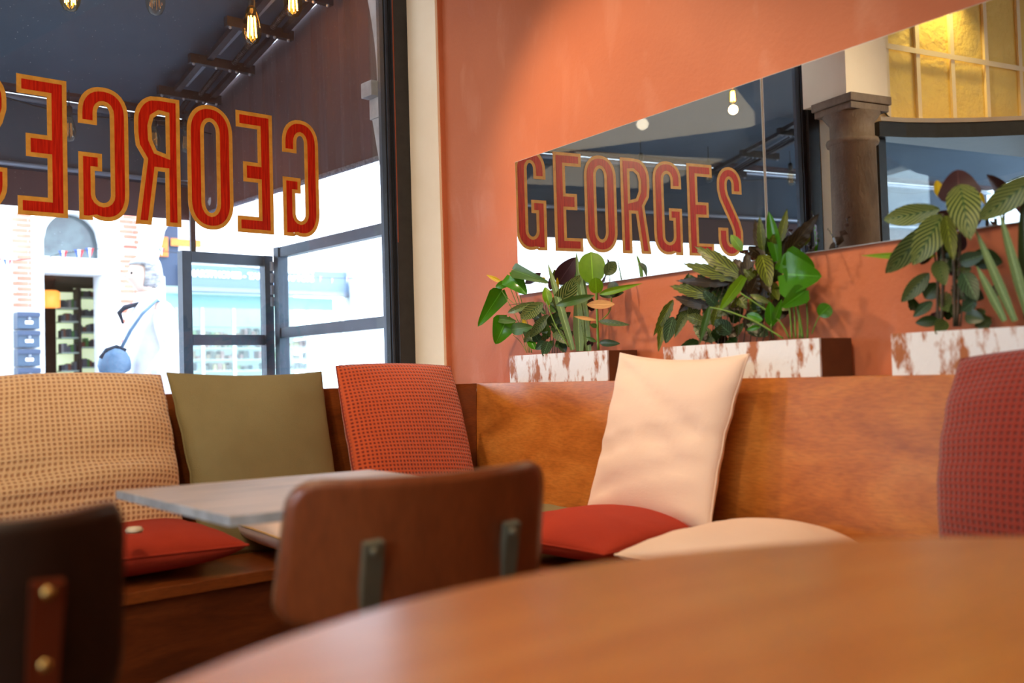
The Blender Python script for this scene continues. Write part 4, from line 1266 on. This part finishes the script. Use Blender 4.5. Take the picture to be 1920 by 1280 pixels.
for px, py, D, lit, lb in ((472, 42, 4.3, 1, 'glowing filament bulb hanging above the first painted E'), (549, -8, 4.25, 1, 'glowing filament bulb cut off at the top, beside the awning arm'),
                           (131, -22, 4.6, 1, 'glowing filament bulb at the top edge above the second painted E'), (291, -12, 4.6, 0, 'unlit clear bulb at the top edge above the painted R'),
                           (130, 238, 5.5, 0, 'unlit bulb showing between the second painted E and G'), (289, 255, 5.6, 0, 'unlit bulb showing inside the bowl of the painted R'),
                           (348, 262, 5.7, 0, 'unlit bulb showing beside the painted O')):
    bulb(on_D(px, py, D), lit, lb, 1.55 if D < 5 else 1.15)
for W_, D_, lit in ((.2, 4.4, 1), (.3, 5.3, 0), (-.3, 5.3, 0), (-1.0, 5.2, 0), (-.9, 4.5, 0)):
    bulb(wp(W_, D_, H + (1.45 if D_ > 5 else 1.75)), lit, {(.2): 'glowing bulb seen only in the mirror above the S', .3: 'unlit bulb left of the mirror joint', -.3: 'unlit bulb right of the mirror joint', -1.0: 'unlit bulb outside the far window, farther one', -.9: 'unlit bulb outside the far window, nearer one'}[W_])
cbl = part('light_cable', None, 'seal', lambda b: tube(b, [wp(-3 + 5.6 * i / 40, 5.55, H + 1.53 - .05 * abs(sin(i * .5))) for i in range(41)], .004, 5), True)
tag(cbl, 'thin black cable of the bulb string under the awning', 'cable')

# ---------------------------------------------------------------- exterior stone pier and arch beside the window
pr = thing('stone_pier', tuple(wp(2.8, 3.74, GR + H)), 'pale carved stone pier with capital outside the window frame', 'pier')
part('shaft', pr, 'stone', lambda b: (wbox(b, 2.578, 3.4, 3.702, 3.745, GR, 1.18), [wbox(b, 2.570, 2.60, 3.712, 3.738, z, z + .42, .004) for z in (-.5, -.04, .42)]))
part('capital', pr, 'stone', lambda b: (wbox(b, 2.498, 3.4, 3.705, 3.79, 1.275, 1.345, .008), wbox(b, 2.535, 3.4, 3.706, 3.78, 1.181, 1.274, .006)))
part('bracket', pr, 'stone', lambda b: hexa(b, [wp(2.574, 3.712, H + .98), wp(2.5775, 3.712, H + .98), wp(2.5775, 3.765, H + .98), wp(2.574, 3.765, H + .98), wp(2.54, 3.712, H + 1.18), wp(2.5775, 3.712, H + 1.18), wp(2.5775, 3.765, H + 1.18), wp(2.54, 3.765, H + 1.18)]))


def archring(b):
    prev = None
    for i in range(17):
        a = radians(50 * i / 16); cx, cz, R0, R1 = .78, 1.346, 1.80, 2.6
        q = [(cx + R0 * cos(a), cz + R0 * sin(a)), (cx + R1 * cos(a), cz + R1 * sin(a))]
        r = [b.verts.new(wp(q[0][0], 3.71, H + q[0][1])), b.verts.new(wp(q[1][0], 3.71, H + q[1][1])), b.verts.new(wp(q[1][0], 3.775, H + q[1][1])), b.verts.new(wp(q[0][0], 3.775, H + q[0][1]))]
        if prev:
            for k in range(4): b.faces.new((prev[k], prev[(k + 1) % 4], r[(k + 1) % 4], r[k]))
        else: b.faces.new(r)
        prev = r
    b.faces.new(prev[::-1])


part('arch', pr, 'stone', archring)

# ---------------------------------------------------------------- glazed terrace screen
M['screen_frame'] = mat('blue grey painted steel', (46, 58, 72), .4, .3, rgb2=(62, 74, 90), scale=6)
M['plastic'] = glass('crinkled clear sheeting', (.93, .95, .97, 1), 0, .15)


def screen(p0, p1, label, top, mid, lowz=GR):
    root = thing('terrace_screen', (p0[0], p0[1], H + lowz), label, 'screen')
    a = Vector((p0[0], p0[1], 0)); b2 = Vector((p1[0], p1[1], 0)); d = (b2 - a).normalized()
    for q in (a, b2):
        part('post', root, 'screen_frame', lambda b: bar(b, q + Vector((0, 0, H + lowz)), q + Vector((0, 0, H + top)), .06, .05, up=d))
    for z in (top - .028, mid, -.35):
        part('rail', root, 'screen_frame', lambda b: bar(b, a + d * .031 + Vector((0, 0, H + z)), b2 - d * .031 + Vector((0, 0, H + z)), .045, .055))
    for z0, z1 in ((mid + .028, top - .056), (-.32, mid - .028)):
        def pane(b):
            n = Vector((-d.y, d.x, 0)) * .003
            lo, hi = Vector((0, 0, H + z0)), Vector((0, 0, H + z1)); A_, B_ = a + d * .032, b2 - d * .032
            hexa(b, [A_ - n + lo, B_ - n + lo, B_ + n + lo, A_ + n + lo, A_ - n + hi, B_ - n + hi, B_ + n + hi, A_ + n + hi])
        part('pane', root, 'glass_plain', pane)
    return root


s0 = wp(2.70, 3.83, 0); s1 = wp(2.70, 4.93, 0)
screen(s0, s1, 'glazed side screen of the terrace with blue-grey steel frame, right of the hinge', .74, .27)
l0 = wp(2.66, 5.02, 0); l1 = on_D(347, 560, 5.02)
screen(l0, l1, 'blue-grey steel glazed screen panel of the terrace, left of the hinge', .70, .235)
pp = on_D(361, 440, 5.06)
pt_ = part('sheet_post', None, 'black_metal', lambda b: bar(b, (pp.x, pp.y, H + .70), (pp.x, pp.y, H + 1.15), .025, .025, up=(0, 1, 0)))
tag(pt_, 'thin black post above the left terrace screen panel', 'post')


def sheet(b):
    A_ = Vector((pp.x, pp.y, 0)); B_ = wp(2.66, 5.06, 0); n = 34; mz = 14; g = {}
    for i in range(n + 1):
        for j in range(mz + 1):
            q = A_.lerp(B_, i / n); z = H + .72 + .40 * j / mz
            k = .018 * noise.noise(Vector((i * .35, j * .3, 0))) + .006 * noise.noise(Vector((i * 1.1 + j * .8, j * .5, 3)))
            g[i, j] = b.verts.new(q + Vector((WNX * k, WNY * k, z)))
    for i in range(n):
        for j in range(mz):
            b.faces.new((g[i, j], g[i + 1, j], g[i + 1, j + 1], g[i, j + 1]))


ps = part('plastic_sheet', None, 'plastic', sheet, True)
tag(ps, 'crinkled clear plastic sheeting above the left terrace screen panel', 'plastic sheet')
hg = part('door_hinge', None, 'tube', lambda b: [tube(b, [wp(2.668, 4.972, H + .42 + i * .065), wp(2.668, 4.972, H + .47 + i * .065)], .012, 10) for i in range(4)])
tag(hg, 'grey steel barrel hinge joining the two terrace screens', 'hinge')

# ---------------------------------------------------------------- street
struct(part('ground', None, 'street', lambda b: wbox(b, -30, 40, 3.93, 30, GR - .1, GR)))
DF = 15.0


def fx(px, py=600): return W_of(on_D(px, py, DF))
def fz(px, py): return on_D(px, py, DF).z - H


M['dark_glass'] = mat('dark shop glass', (60, 70, 74), .08, .0, rgb2=(110, 128, 126), scale=1.2, lo=.45, hi=.75)
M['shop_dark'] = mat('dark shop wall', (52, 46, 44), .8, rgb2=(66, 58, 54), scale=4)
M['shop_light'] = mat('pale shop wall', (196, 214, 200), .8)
M['shelf_glow'] = emis('lit shelf back', (214, 228, 190), 1.0)
M['navy'] = mat('navy shop front', (40, 58, 84), .6)
M['signboard'] = mat('slate blue sign board', (104, 124, 146), .6)
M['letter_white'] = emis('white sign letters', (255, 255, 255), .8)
M['orange'] = mat('orange blind', (226, 130, 60), .8, rgb2=(206, 110, 48), scale=5)
M['mailbox'] = mat('blue black enamel', (34, 56, 76), .35, .2, rgb2=(44, 68, 90), scale=4)
M['orange_lamp'] = emis('orange lamp shade', (255, 160, 70), 1.5)

fac = thing('street_facade', tuple(wp(4, DF, H + GR)), 'white rendered street front with brick strips across the road', 'building')
xs = dict(dl=fx(83), dr=fx(194), al=fx(290), ar_=fx(668))
zd = fz(140, 512); za0 = fz(137, 483); za1 = fz(137, 408)


def facade(b):
    # wall as boxes around the openings
    a, c, d, e = xs['dl'], xs['dr'], xs['al'], xs['ar_']
    wbox(b, -30, a, DF, DF + .4, GR, 9)
    wbox(b, a, c, DF, DF + .4, zd, za0)
    wbox(b, c, d, DF, DF + .4, GR, 9)
    wbox(b, e, 40, DF, DF + .4, GR, 9)
    wbox(b, a, c, DF, DF + .4, za1 + .15, 9)
    wbox(b, d, e, DF, DF + .4, fz(480, 400) + .9, 9)


part('wall', fac, 'render', facade)


def archfill(b, w0, w1, zb, zt2, rise):
    """Spandrels: the wall above a segmental arch."""
    n = 20; prev = None; cx = (w0 + w1) / 2; r = (w1 - w0) / 2
    for i in range(n + 1):
        t = -1 + 2 * i / n; w = cx + t * r; z = zb + rise * sqrt(max(0, 1 - t * t))
        rr = [b.verts.new(wp(w, DF, H + z)), b.verts.new(wp(w, DF, H + zt2)), b.verts.new(wp(w, DF + .4, H + zt2)), b.verts.new(wp(w, DF + .4, H + z))]
        if prev:
            for k in range(4): b.faces.new((prev[k], prev[(k + 1) % 4], rr[(k + 1) % 4], rr[k]))
        prev = rr


part('window_arch', fac, 'render', lambda b: archfill(b, xs['dl'], xs['dr'], za1 - .35, za1 + .16, .42))
zs1 = fz(310, 520)
part('shop_arch', fac, 'render', lambda b: archfill(b, xs['al'], xs['ar_'], zs1, fz(480, 400) + .95, fz(480, 400) + .55 - zs1))
part('arch_surround', fac, 'sill', lambda b: [bar(b, wp(xs['al'] + 0, DF - .06, H + GR), wp(xs['al'], DF - .06, H + zs1), .25, .1, up=(0, 1, 0)), bar(b, wp(xs['ar_'], DF - .06, H + GR), wp(xs['ar_'], DF - .06, H + zs1), .25, .1, up=(0, 1, 0))])
part('fanlight', fac, 'dark_glass', lambda b: wbox(b, xs['dl'], xs['dr'], DF + .2, DF + .22, za0, za1 + .2))
part('cornice', fac, 'sill', lambda b: wbox(b, xs['dl'] - .1, xs['dr'] + .1, DF - .12, DF - .001, fz(140, 496), fz(140, 486), .01))


def bricks(b):
    for (p0, p1, y0, y1) in ((24, 60, 400, 585), (226, 262, 400, 690)):
        w0, w1 = fx(p0), fx(p1); zt3, zb3 = fz(p0, y0), fz(p0, y1); z = zb3; row = 0
        while z < zt3:
            w = w0 + (.0 if row % 2 else .06)
            while w < w1 - .03:
                ww = min(w + .205, w1)
                if random.random() < .8: wbox(b, w, ww, DF - .012 - random.uniform(0, .008), DF - .001, z, z + .058)
                w = ww + .012
            z += .075; row += 1


bk = part('brickwork', fac, 'brick', bricks); bk['kind'] = 'stuff'
# doorway shop interior
shop = thing('shop_interior', tuple(wp(xs['dl'] + .4, DF + 1.2, H + GR)), 'dim shop interior with lit shelves seen through the open doorway', 'shop')


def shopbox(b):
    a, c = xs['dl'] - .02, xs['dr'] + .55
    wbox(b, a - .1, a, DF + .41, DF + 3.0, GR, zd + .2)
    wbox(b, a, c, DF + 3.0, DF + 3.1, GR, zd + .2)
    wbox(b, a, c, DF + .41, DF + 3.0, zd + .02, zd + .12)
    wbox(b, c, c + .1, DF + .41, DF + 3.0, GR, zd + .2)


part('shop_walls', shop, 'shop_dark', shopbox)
D2 = DF + 1.5


def gx(px): return W_of(on_D(px, 600, D2))
def gz(py, px=150): return on_D(px, py, D2).z - H


for (p0, p1, tys) in ((115, 147, (546, 577, 602, 632, 660, 694)), (149, 186, (538, 556, 592, 622, 650, 688))):
    part('shelf_back', shop, 'shelf_glow', lambda b: wbox(b, gx(p0), gx(p1), D2 + .25, D2 + .27, gz(720), gz(tys[0])))
    for ty in tys[1:]:
        part('shelf', shop, 'shop_light', lambda b: wbox(b, gx(p0), gx(p1), D2, D2 + .25, gz(ty) - .02, gz(ty)))
    part('shelf_side', shop, 'shop_dark', lambda b: wbox(b, gx(p1), gx(p1) + .04, D2 - .02, D2 + .27, gz(720), gz(tys[0] - 6)))
prodm = [mat('box ' + str(i), c, .6) for i, c in enumerate(((60, 70, 80), (90, 96, 104), (120, 70, 50), (70, 130, 60), (150, 150, 150), (50, 50, 60)))]
cnt = 0
mname = dict(zip([q.name for q in prodm], ('slate', 'grey', 'brown', 'green', 'silver grey', 'near-black')))
ORD = ('top', 'second', 'third', 'fourth', 'fifth')
for (p0, p1, tys) in ((116, 146, (577, 602, 632, 660, 694)), (150, 185, (556, 592, 622, 650, 688))):
    for ty in tys:
        x = p0
        while x < p1 - 3:
            ww = random.uniform(4, 7); hh = random.uniform(9, 17)
            zb_ = gz(ty) + .001
            o = part('product_box', None, prodm[random.choice((0, 0, 1, 1, 5, 5, 2, 3, 4))], lambda b: wbox(b, gx(x), gx(min(x + ww - .6, p1)), D2 + .04, D2 + .2, zb_, zb_ + hh / F * 16))
            tag(o, '%s box on the %s shelf of the %s unit in the doorway' % (mname[o.data.materials[0].name], ORD[tys.index(ty)], 'left' if p0 == 116 else 'right'), 'box', 'boxes on the lit shop shelves'); x += ww; cnt += 1
lam = thing('shop_lamp', tuple(wp(gx(95), D2 - .3, gz(560) + H)), 'orange drum lamp glowing inside the doorway across the street', 'lamp')
part('lamp_shade', lam, 'orange_lamp', lambda b: lathe(b, [(.14, -.10), (.15, -.10), (.15, .13), (.11, .16), (.001, .165)], on_D(93, 564, D2 - .3), 20), True)
part('cord', lam, 'seal', lambda b: tube(b, [on_D(93, 545, D2 - .3), wp(gx(93), D2 - .3, H + zd + .02)], .006, 5))
# mailboxes
for i in range(4):
    z1 = fz(45, 586 + i * 34.5); z0 = fz(45, 586 + (i + 1) * 34.5) + .02
    mb = thing('mailbox', tuple(wp(fx(45), DF - .1, H + z0)), 'blue-black mailbox %s of the stack on the white wall' % ('at the top', 'second from the top', 'third from the top', 'at the bottom')[i], 'mailbox', 'stacked mailboxes')
    part('body', mb, 'mailbox', lambda b: wbox(b, fx(24.5), fx(66.5), DF - .2, DF - .001, z0, z1, .008))
    part('lid', mb, 'navy', lambda b: wbox(b, fx(24), fx(67), DF - .225, DF - .2005, z1 - .07, z1 - .01, .004))
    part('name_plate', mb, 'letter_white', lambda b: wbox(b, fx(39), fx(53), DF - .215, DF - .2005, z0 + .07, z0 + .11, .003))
    part('knob', mb, 'tube', lambda b: bmesh.ops.create_uvsphere(b, u_segments=10, v_segments=8, radius=.022, matrix=Matrix.Translation(wp(fx(46), DF - .23, H + z1 - .10))), True)
# arched shop
sf = thing('arched_shopfront', tuple(wp((xs['al'] + xs['ar_']) / 2, DF + .6, H + GR)), 'navy arched phone-shop front with white lettered sign across the street', 'shop front')
part('upper_panel', sf, 'navy', lambda b: wbox(b, xs['al'], fx(352), DF + .3, DF + .35, fz(330, 532), 3.2))
part('upper_panel', sf, 'render', lambda b: wbox(b, fx(352), xs['ar_'], DF + .32, DF + .35, fz(500, 500), 3.2))
part('sign_board', sf, 'signboard', lambda b: wbox(b, fx(352), xs['ar_'], DF + .2, DF + .31, fz(500, 541), fz(500, 500)))
part('sign_ledge', sf, 'tube', lambda b: wbox(b, fx(352), xs['ar_'], DF + .1, DF + .31, fz(500, 549), fz(500, 541.5)))
part('orange_panel', sf, 'orange', lambda b: (wbox(b, fx(306), fx(330), DF + .25, DF + .299, fz(320, 477), fz(320, 440)), wbox(b, fx(335), fx(392), DF + .24, DF + .249, fz(350, 458), fz(350, 444)), wbox(b, xs['al'], fx(320), DF + .24, DF + .249, fz(300, 542), fz(300, 530))))
part('shop_back', sf, 'shop_light', lambda b: wbox(b, xs['al'], xs['ar_'], DF + 2.2, DF + 2.3, GR, 3))
part('transom_band', sf, mat('pale teal band', (150, 196, 186), .6), lambda b: wbox(b, xs['al'] + .2, xs['ar_'] - .1, DF + .6, DF + .62, fz(500, 574), fz(500, 549)))
for px in (400, 460, 600, 662):
    part('mullion', sf, 'sill', lambda b: wbox(b, fx(px), fx(px) + .05, DF + .45, DF + .5, GR, fz(500, 575)))
part('shop_window_pane', sf, 'glass_plain', lambda b: wbox(b, fx(352), xs['ar_'], DF + .47, DF + .476, GR + .3, fz(500, 575)))
for sy_ in (600, 622, 645, 668, 690):
    part('shelf', sf, 'letter_white' if 0 else 'shop_light', lambda b: wbox(b, fx(352), xs['ar_'] - .1, DF + 1.4, DF + 1.7, fz(500, sy_) - .03, fz(500, sy_)))
wm = [mat('ware ' + str(i), c, .6) for i, c in enumerate(((150, 120, 90), (120, 150, 90), (190, 170, 120), (150, 160, 170), (170, 120, 110), (90, 90, 80)))]
wname = dict(zip([q.name for q in wm], ('tan', 'green', 'cream', 'pale blue', 'dusty pink', 'dark grey')))
for sy_ in (622, 645, 668, 690):
    x = 300
    while x < 655:
        ww = random.uniform(5, 11)
        if random.random() < .8:
            zb_ = fz(500, sy_) + .002
            o = part('shop_item', None, random.choice(wm), lambda b: wbox(b, fx(x), fx(x + ww - 1.5), DF + 1.45, DF + 1.65, zb_, zb_ + random.uniform(.06, .15)))
            tag(o, '%s ware on the %s visible shelf inside the arched phone shop, %s part' % (wname[o.data.materials[0].name], ORD[(622, 645, 668, 690).index(sy_)], 'left' if x < 400 else 'middle' if x < 530 else 'right'), 'box', 'wares in the arched shop window')
        x += ww


def text(s, px, py, h, D, mt, parent, right=False):
    c = bpy.data.curves.new('lettering', 'FONT'); c.body = s; c.size = h; c.extrude = .004; c.align_x = 'RIGHT' if right else 'LEFT'; c.offset = .006
    t = bpy.data.objects.new('lettering', c); COL.objects.link(t)
    p = on_D(px, py, D)
    t.matrix_world = Matrix.Translation(p) @ Matrix.Rotation(WROT, 4, 'Z') @ Matrix.Rotation(pi / 2, 4, 'X')
    me = t.to_mesh().copy(); me.transform(t.matrix_world); bpy.data.objects.remove(t)
    me.materials.clear(); me.transform(wmat(parent).inverted())
    o = link('sign_lettering', me, parent, mt); return o


text('ALLE MERKEN', 588, 513, .155, DF + .19, 'letter_white', sf, True)
text('SMARTPHONES - TABLETS - LAPTOPS', 588, 528, .140, DF + .19, 'letter_white', sf, True)

# bunting
fm = [mat('flag red', (214, 60, 70), .7, transl=.3), mat('flag white', (240, 240, 240), .7, transl=.3), mat('flag blue', (60, 90, 160), .7, transl=.3)]
DB = 10.0
fl_px = [(-6, 488, 14), (14, 492, 14), (118, 475, 16), (148, 473, 18), (168, 470, 16), (303, 470, 12), (340, 478, 15), (582, 497, 9), (600, 523, 10), (622, 527, 9), (650, 524, 11)]
part('bunting_string', None, 'seal', lambda b: tube(b, [on_D(px, py, DB) for px, py in ((-60, 480), (24, 488), (90, 483), (110, 476), (175, 467), (240, 462), (300, 470), (350, 476), (450, 500), (580, 520), (660, 522), (760, 500))], .004, 5))
tag(bpy.data.objects['bunting_string'], 'thin string carrying pennants across the street', 'string')
PEN = ['tricolour pennant cut off at the left edge of the picture', 'tricolour pennant above the stacked mailboxes', 'tricolour pennant at the left under the arched fanlight',
       'tricolour pennant in the middle under the arched fanlight', 'tricolour pennant at the right under the arched fanlight', 'tricolour pennant just above the passer-by',
       'tricolour pennant beside the thin post of the plastic sheeting', 'tricolour pennant above the lettering of the phone shop sign', 'leftmost tricolour pennant after the sign lettering',
       'middle tricolour pennant after the sign lettering', 'rightmost tricolour pennant near the right end of the sign board']
for i, (px, py, s) in enumerate(fl_px):
    fg = thing('pennant', on_D(px, py, DB), PEN[i], 'flag', 'pennants across the street')
    u = Vector((WDX, WDY, 0)); base = on_D(px, py - 5, DB); hw = s / F * 10 * .5; ht = s / F * 10 * 1.25
    for k in range(3):
        def tri(b):
            t0, t1 = -1 + 2 * k / 3, -1 + 2 * (k + 1) / 3
            tip = base + u * (t0 + t1) / 2 * hw * .35 - Vector((0, 0, ht * (1 if k == 1 else .8)))
            n_ = Vector((WNX, WNY, 0)) * .002
            A_, B_ = base + u * t0 * hw, base + u * t1 * hw
            v = [b.verts.new(q) for q in (A_ - n_, B_ - n_, tip - n_, A_ + n_, B_ + n_, tip + n_)]
            b.faces.new(v[:3]); b.faces.new(v[3:][::-1]); b.faces.new((v[0], v[1], v[4], v[3])); b.faces.new((v[1], v[2], v[5], v[4])); b.faces.new((v[2], v[0], v[3], v[5]))
        part('stripe', fg, fm[(2, 1, 0)[k]], tri)

# ---------------------------------------------------------------- passer-by
M['coat'] = mat('white coat cloth', (226, 230, 238), .9, rgb2=(210, 216, 228), scale=6, bump=.3)
M['skin'] = mat('skin', (236, 206, 190), .6)
M['hair'] = mat('grey hair', (120, 120, 126), .7, rgb2=(196, 196, 198), scale=14, stretch=(1, 1, 3))
M['trouser'] = mat('pale trousers', (196, 198, 206), .9)
M['bag'] = mat('blue grey bag leather', (74, 104, 138), .5, rgb2=(120, 150, 180), scale=5)
M['scarf'] = mat('dark scarf', (38, 44, 58), .9)
DP = 6.75


def pp_(px, py, dd=0.): return on_D(px, py, DP + dd)


pc = pp_(283, 640); g0 = H + GR
per = thing('person', (pc.x, pc.y, g0), 'person in a white coat walking left past the terrace with a blue-grey shoulder bag', 'person')
U = Vector((-WDX, -WDY, 0)); V = Vector((WNX, WNY, 0))   # U: walking direction (to the left), V: away from viewer


def skin_mesh(name, verts, edges, radii, parent, mt, root=0, sub=2):
    me = bpy.data.meshes.new(name); me.from_pydata([tuple(v) for v in verts], edges, []); me.update()
    o = bpy.data.objects.new(name, me); COL.objects.link(o)
    md = o.modifiers.new('s', 'SKIN'); md.use_smooth_shade = True
    for i, r in enumerate(radii):
        rr = r if isinstance(r, tuple) else (r, r)
        me.skin_vertices[0].data[i].radius = rr
    me.skin_vertices[0].data[root].use_root = True
    sb = o.modifiers.new('b', 'SUBSURF'); sb.levels = sub
    dg = bpy.context.evaluated_depsgraph_get(); ev = o.evaluated_get(dg); m2 = bpy.data.meshes.new_from_object(ev)
    bpy.data.objects.remove(o)
    if parent is not None: m2.transform(wmat(parent).inverted())
    return link(name, m2, parent, mt, True)


ph = 1.74
G = Vector((pc.x, pc.y, g0))
def bp(u, v, z): return G + U * u + V * v + Vector((0, 0, z))


# body: pelvis(0) spine chest neck head ; legs ; arms
bv = [bp(0, 0, .95), bp(.01, 0, 1.15), bp(0, 0, 1.36), bp(.01, 0, 1.48), bp(.035, 0, 1.56),
      bp(0, .09, .90), bp(.14, .09, .50), bp(.20, .09, .09), bp(.33, .09, .04),
      bp(0, -.09, .90), bp(.02, -.09, .50), bp(-.22, -.09, .14), bp(-.12, -.09, .05),
      bp(0, .18, 1.42), bp(-.03, .23, 1.14), bp(.12, .22, .93), bp(0, -.18, 1.42), bp(-.04, -.24, 1.14), bp(.12, -.22, .95)]
be = [(0, 1), (1, 2), (2, 3), (3, 4), (0, 5), (5, 6), (6, 7), (7, 8), (0, 9), (9, 10), (10, 11), (11, 12), (2, 13), (13, 14), (14, 15), (2, 16), (16, 17), (17, 18)]
brr = [.13, .12, .14, .055, .05, .09, .065, .045, .035, .09, .065, .045, .035, .06, .048, .035, .06, .048, .035]
skin_mesh('body', bv, be, brr, per, 'skin')


def headf(b):
    c = bp(.05, 0, 1.655)
    n, m_ = 20, 16; rows = []
    for i in range(m_ + 1):
        th = pi * i / m_; row = []
        for k in range(n):
            ph_ = 2 * pi * k / n
            x, y, z = sin(th) * cos(ph_), sin(th) * sin(ph_), cos(th)
            rx, ry, rz_ = .098, .076, .118
            if z < -.1: rx *= 1 - .22 * (-z - .1); ry *= 1 - .35 * (-z - .1)
            dx = 0
            if x > .85 and abs(y) < .35: dx = .026 * math.exp(-((z + .12) / .16) ** 2)      # nose
            if x > .8 and abs(y) < .4 and -.62 < z < -.42: dx += .007                          # lips
            if x > .7 and .2 < abs(y) < .55 and .0 < z < .22: dx -= .010                       # eye sockets
            row.append(b.verts.new(c + U * (x * rx + dx) + V * y * ry + Vector((0, 0, z * rz_))))
        rows.append(row)
    for i in range(m_):
        for k in range(n):
            b.faces.new((rows[i][k], rows[i][(k + 1) % n], rows[i + 1][(k + 1) % n], rows[i + 1][k]))


part('head', per, 'skin', headf, True)
for s in (-1, 1):
    part('ear', per, 'skin', lambda b: bmesh.ops.create_uvsphere(b, u_segments=10, v_segments=8, radius=.03, matrix=Matrix.Translation(bp(.035, s * .077, 1.65)) @ Matrix.Diagonal((.6, .35, 1, 1))), True)
    part('eye', per, 'seal', lambda b: bmesh.ops.create_uvsphere(b, u_segments=10, v_segments=8, radius=.010, matrix=Matrix.Translation(bp(.136, s * .03, 1.667))), True)
    hv = [bp(.12, s * .225, .945), bp(.14, s * .225, .87), bp(.15, s * .225, .82)]
    skin_mesh('hand', [hv[0], hv[1]] + [q for f_ in range(4) for q in (bp(.115 + f_ * .019, s * .222, .85), bp(.112 + f_ * .021, s * .215, .81 - .004 * (f_ in (1, 2))), bp(.112 + f_ * .020, s * .203, .785 - .006 * (f_ in (1, 2))))] + [bp(.168, s * .22, .895), bp(.19, s * .212, .862)],
              [(0, 1)] + [e for f_ in range(4) for e in ((1, 2 + f_ * 3), (2 + f_ * 3, 3 + f_ * 3), (3 + f_ * 3, 4 + f_ * 3))] + [(0, 14), (14, 15)],
              [.024, .030] + [.010, .009, .008] * 4 + [.012, .010], per, 'skin', 0, 1)
    part('shoe', per, 'scarf', lambda b: bmesh.ops.create_uvsphere(b, u_segments=14, v_segments=10, radius=.1, matrix=Matrix.Translation(bp(.26 if s == 1 else -.16, s * .09, .045)) @ Matrix.Rotation(WROT, 4, 'Z') @ Matrix.Diagonal((1.4, .48, .45, 1))), True)


def hairf(b):
    c = bp(.03, 0, 1.675); n, m_ = 28, 18; rows = []
    for i in range(m_ + 1):
        th = pi * .80 * i / m_; row = []
        for k in range(n):
            ph_ = 2 * pi * k / n; x, y, z = sin(th) * cos(ph_), sin(th) * sin(ph_), cos(th)
            r = 1.0 + .10 * noise.noise(Vector((x * 4, y * 4, z * 2)))
            fr = 1.0 if x < .15 else max(.0, 1 - (x - .15) * 1.2) if z < .35 else 1
            row.append(b.verts.new(c + U * (x * .118 * r * (fr if x > 0 and z < .35 else 1)) + V * y * .096 * r + Vector((0, 0, z * .125 * r))))
        rows.append(row)
    for i in range(m_):
        for k in range(n): b.faces.new((rows[i][k], rows[i][(k + 1) % n], rows[i + 1][(k + 1) % n], rows[i + 1][k]))


part('hair', per, 'hair', hairf, True)


def coatf(b):
    rings = []
    prof = [(1.50, .075, .085, .01), (1.46, .12, .17, .0), (1.40, .15, .225, -.005), (1.28, .165, .225, -.005), (1.12, .17, .215, -.01), (.98, .185, .225, -.01), (.82, .205, .245, -.01), (.66, .225, .26, -.01)]
    n = 36
    for z, a, c, o in prof:
        rings.append([b.verts.new(bp(o + cos(2 * pi * k / n) * a * (1 + .05 * sin(k * 1.7 + z * 9) * (1.5 - z)), sin(2 * pi * k / n) * c, z)) for k in range(n)])
    for i in range(len(rings) - 1):
        for k in range(n): b.faces.new((rings[i][k], rings[i][(k + 1) % n], rings[i + 1][(k + 1) % n], rings[i + 1][k]))


part('coat', per, 'coat', coatf, True)
for s in (-1, 1):
    skin_mesh('sleeve', [bp(0, s * .16, 1.42), bp(-.01, s * .225, 1.30), bp(-.04, s * .25, 1.13), bp(.10, s * .235, .96)], [(0, 1), (1, 2), (2, 3)], [.085, .078, .07, .055], per, 'coat', 0, 2)
    skin_mesh('trouser_leg', [bp(0, s * .09, .92), bp(.14 if s == 1 else .02, s * .09, .50), bp(.20 if s == 1 else -.21, s * .09, .12)], [(0, 1), (1, 2)], [.105, .082, .062], per, 'trouser', 0, 2)
part('collar', per, 'coat', lambda b: lathe(b, [(.105, 1.44), (.10, 1.48), (.088, 1.54), (.080, 1.54), (.085, 1.46)], G, 24), True)
part('scarf', per, 'scarf', lambda b: tube(b, [bp(.10, -.06, 1.46), bp(.19, -.03, 1.43), bp(.205, .02, 1.40), bp(.17, .05, 1.33)], [.012, .018, .016, .008], 8), True)
bag = thing('shoulder_bag', tuple(bp(.285, -.10, .97)), 'slouchy blue-grey shoulder bag held in front of the white coat', 'bag')


def bagf(b):
    c = bp(.285, -.10, 1.07); n, m_ = 22, 14; rows = []
    for i in range(m_ + 1):
        th = pi * i / m_; row = []
        for k in range(n):
            ph_ = 2 * pi * k / n; x, y, z = sin(th) * cos(ph_), sin(th) * sin(ph_), cos(th)
            r = 1 + .12 * noise.noise(Vector((x * 3, y * 3, z * 3)))
            row.append(b.verts.new(c + U * x * .105 * r * (1 - .2 * z) + V * y * .055 * r + Vector((0, 0, (math.copysign(abs(z) ** .8, z)) * .095 * r))))
        rows.append(row)
    for i in range(m_):
        for k in range(n): b.faces.new((rows[i][k], rows[i][(k + 1) % n], rows[i + 1][(k + 1) % n], rows[i + 1][k]))


part('body', bag, 'bag', bagf, True)
part('flap', bag, 'scarf', lambda b: tube(b, [bp(.22, -.12, 1.14), bp(.28, -.125, 1.165), bp(.34, -.12, 1.145), bp(.38, -.115, 1.09)], .014, 8), True)
part('strap', bag, 'bag', lambda b: tube(b, [bp(.25, -.12, 1.15), bp(.20, -.16, 1.27), bp(.14, -.215, 1.38), bp(.03, -.19, 1.475), bp(-.06, -.19, 1.40)], .012, 6), True)

# tidy: everything made by the script keeps its world place; nothing further
bpy.context.view_layer.update()
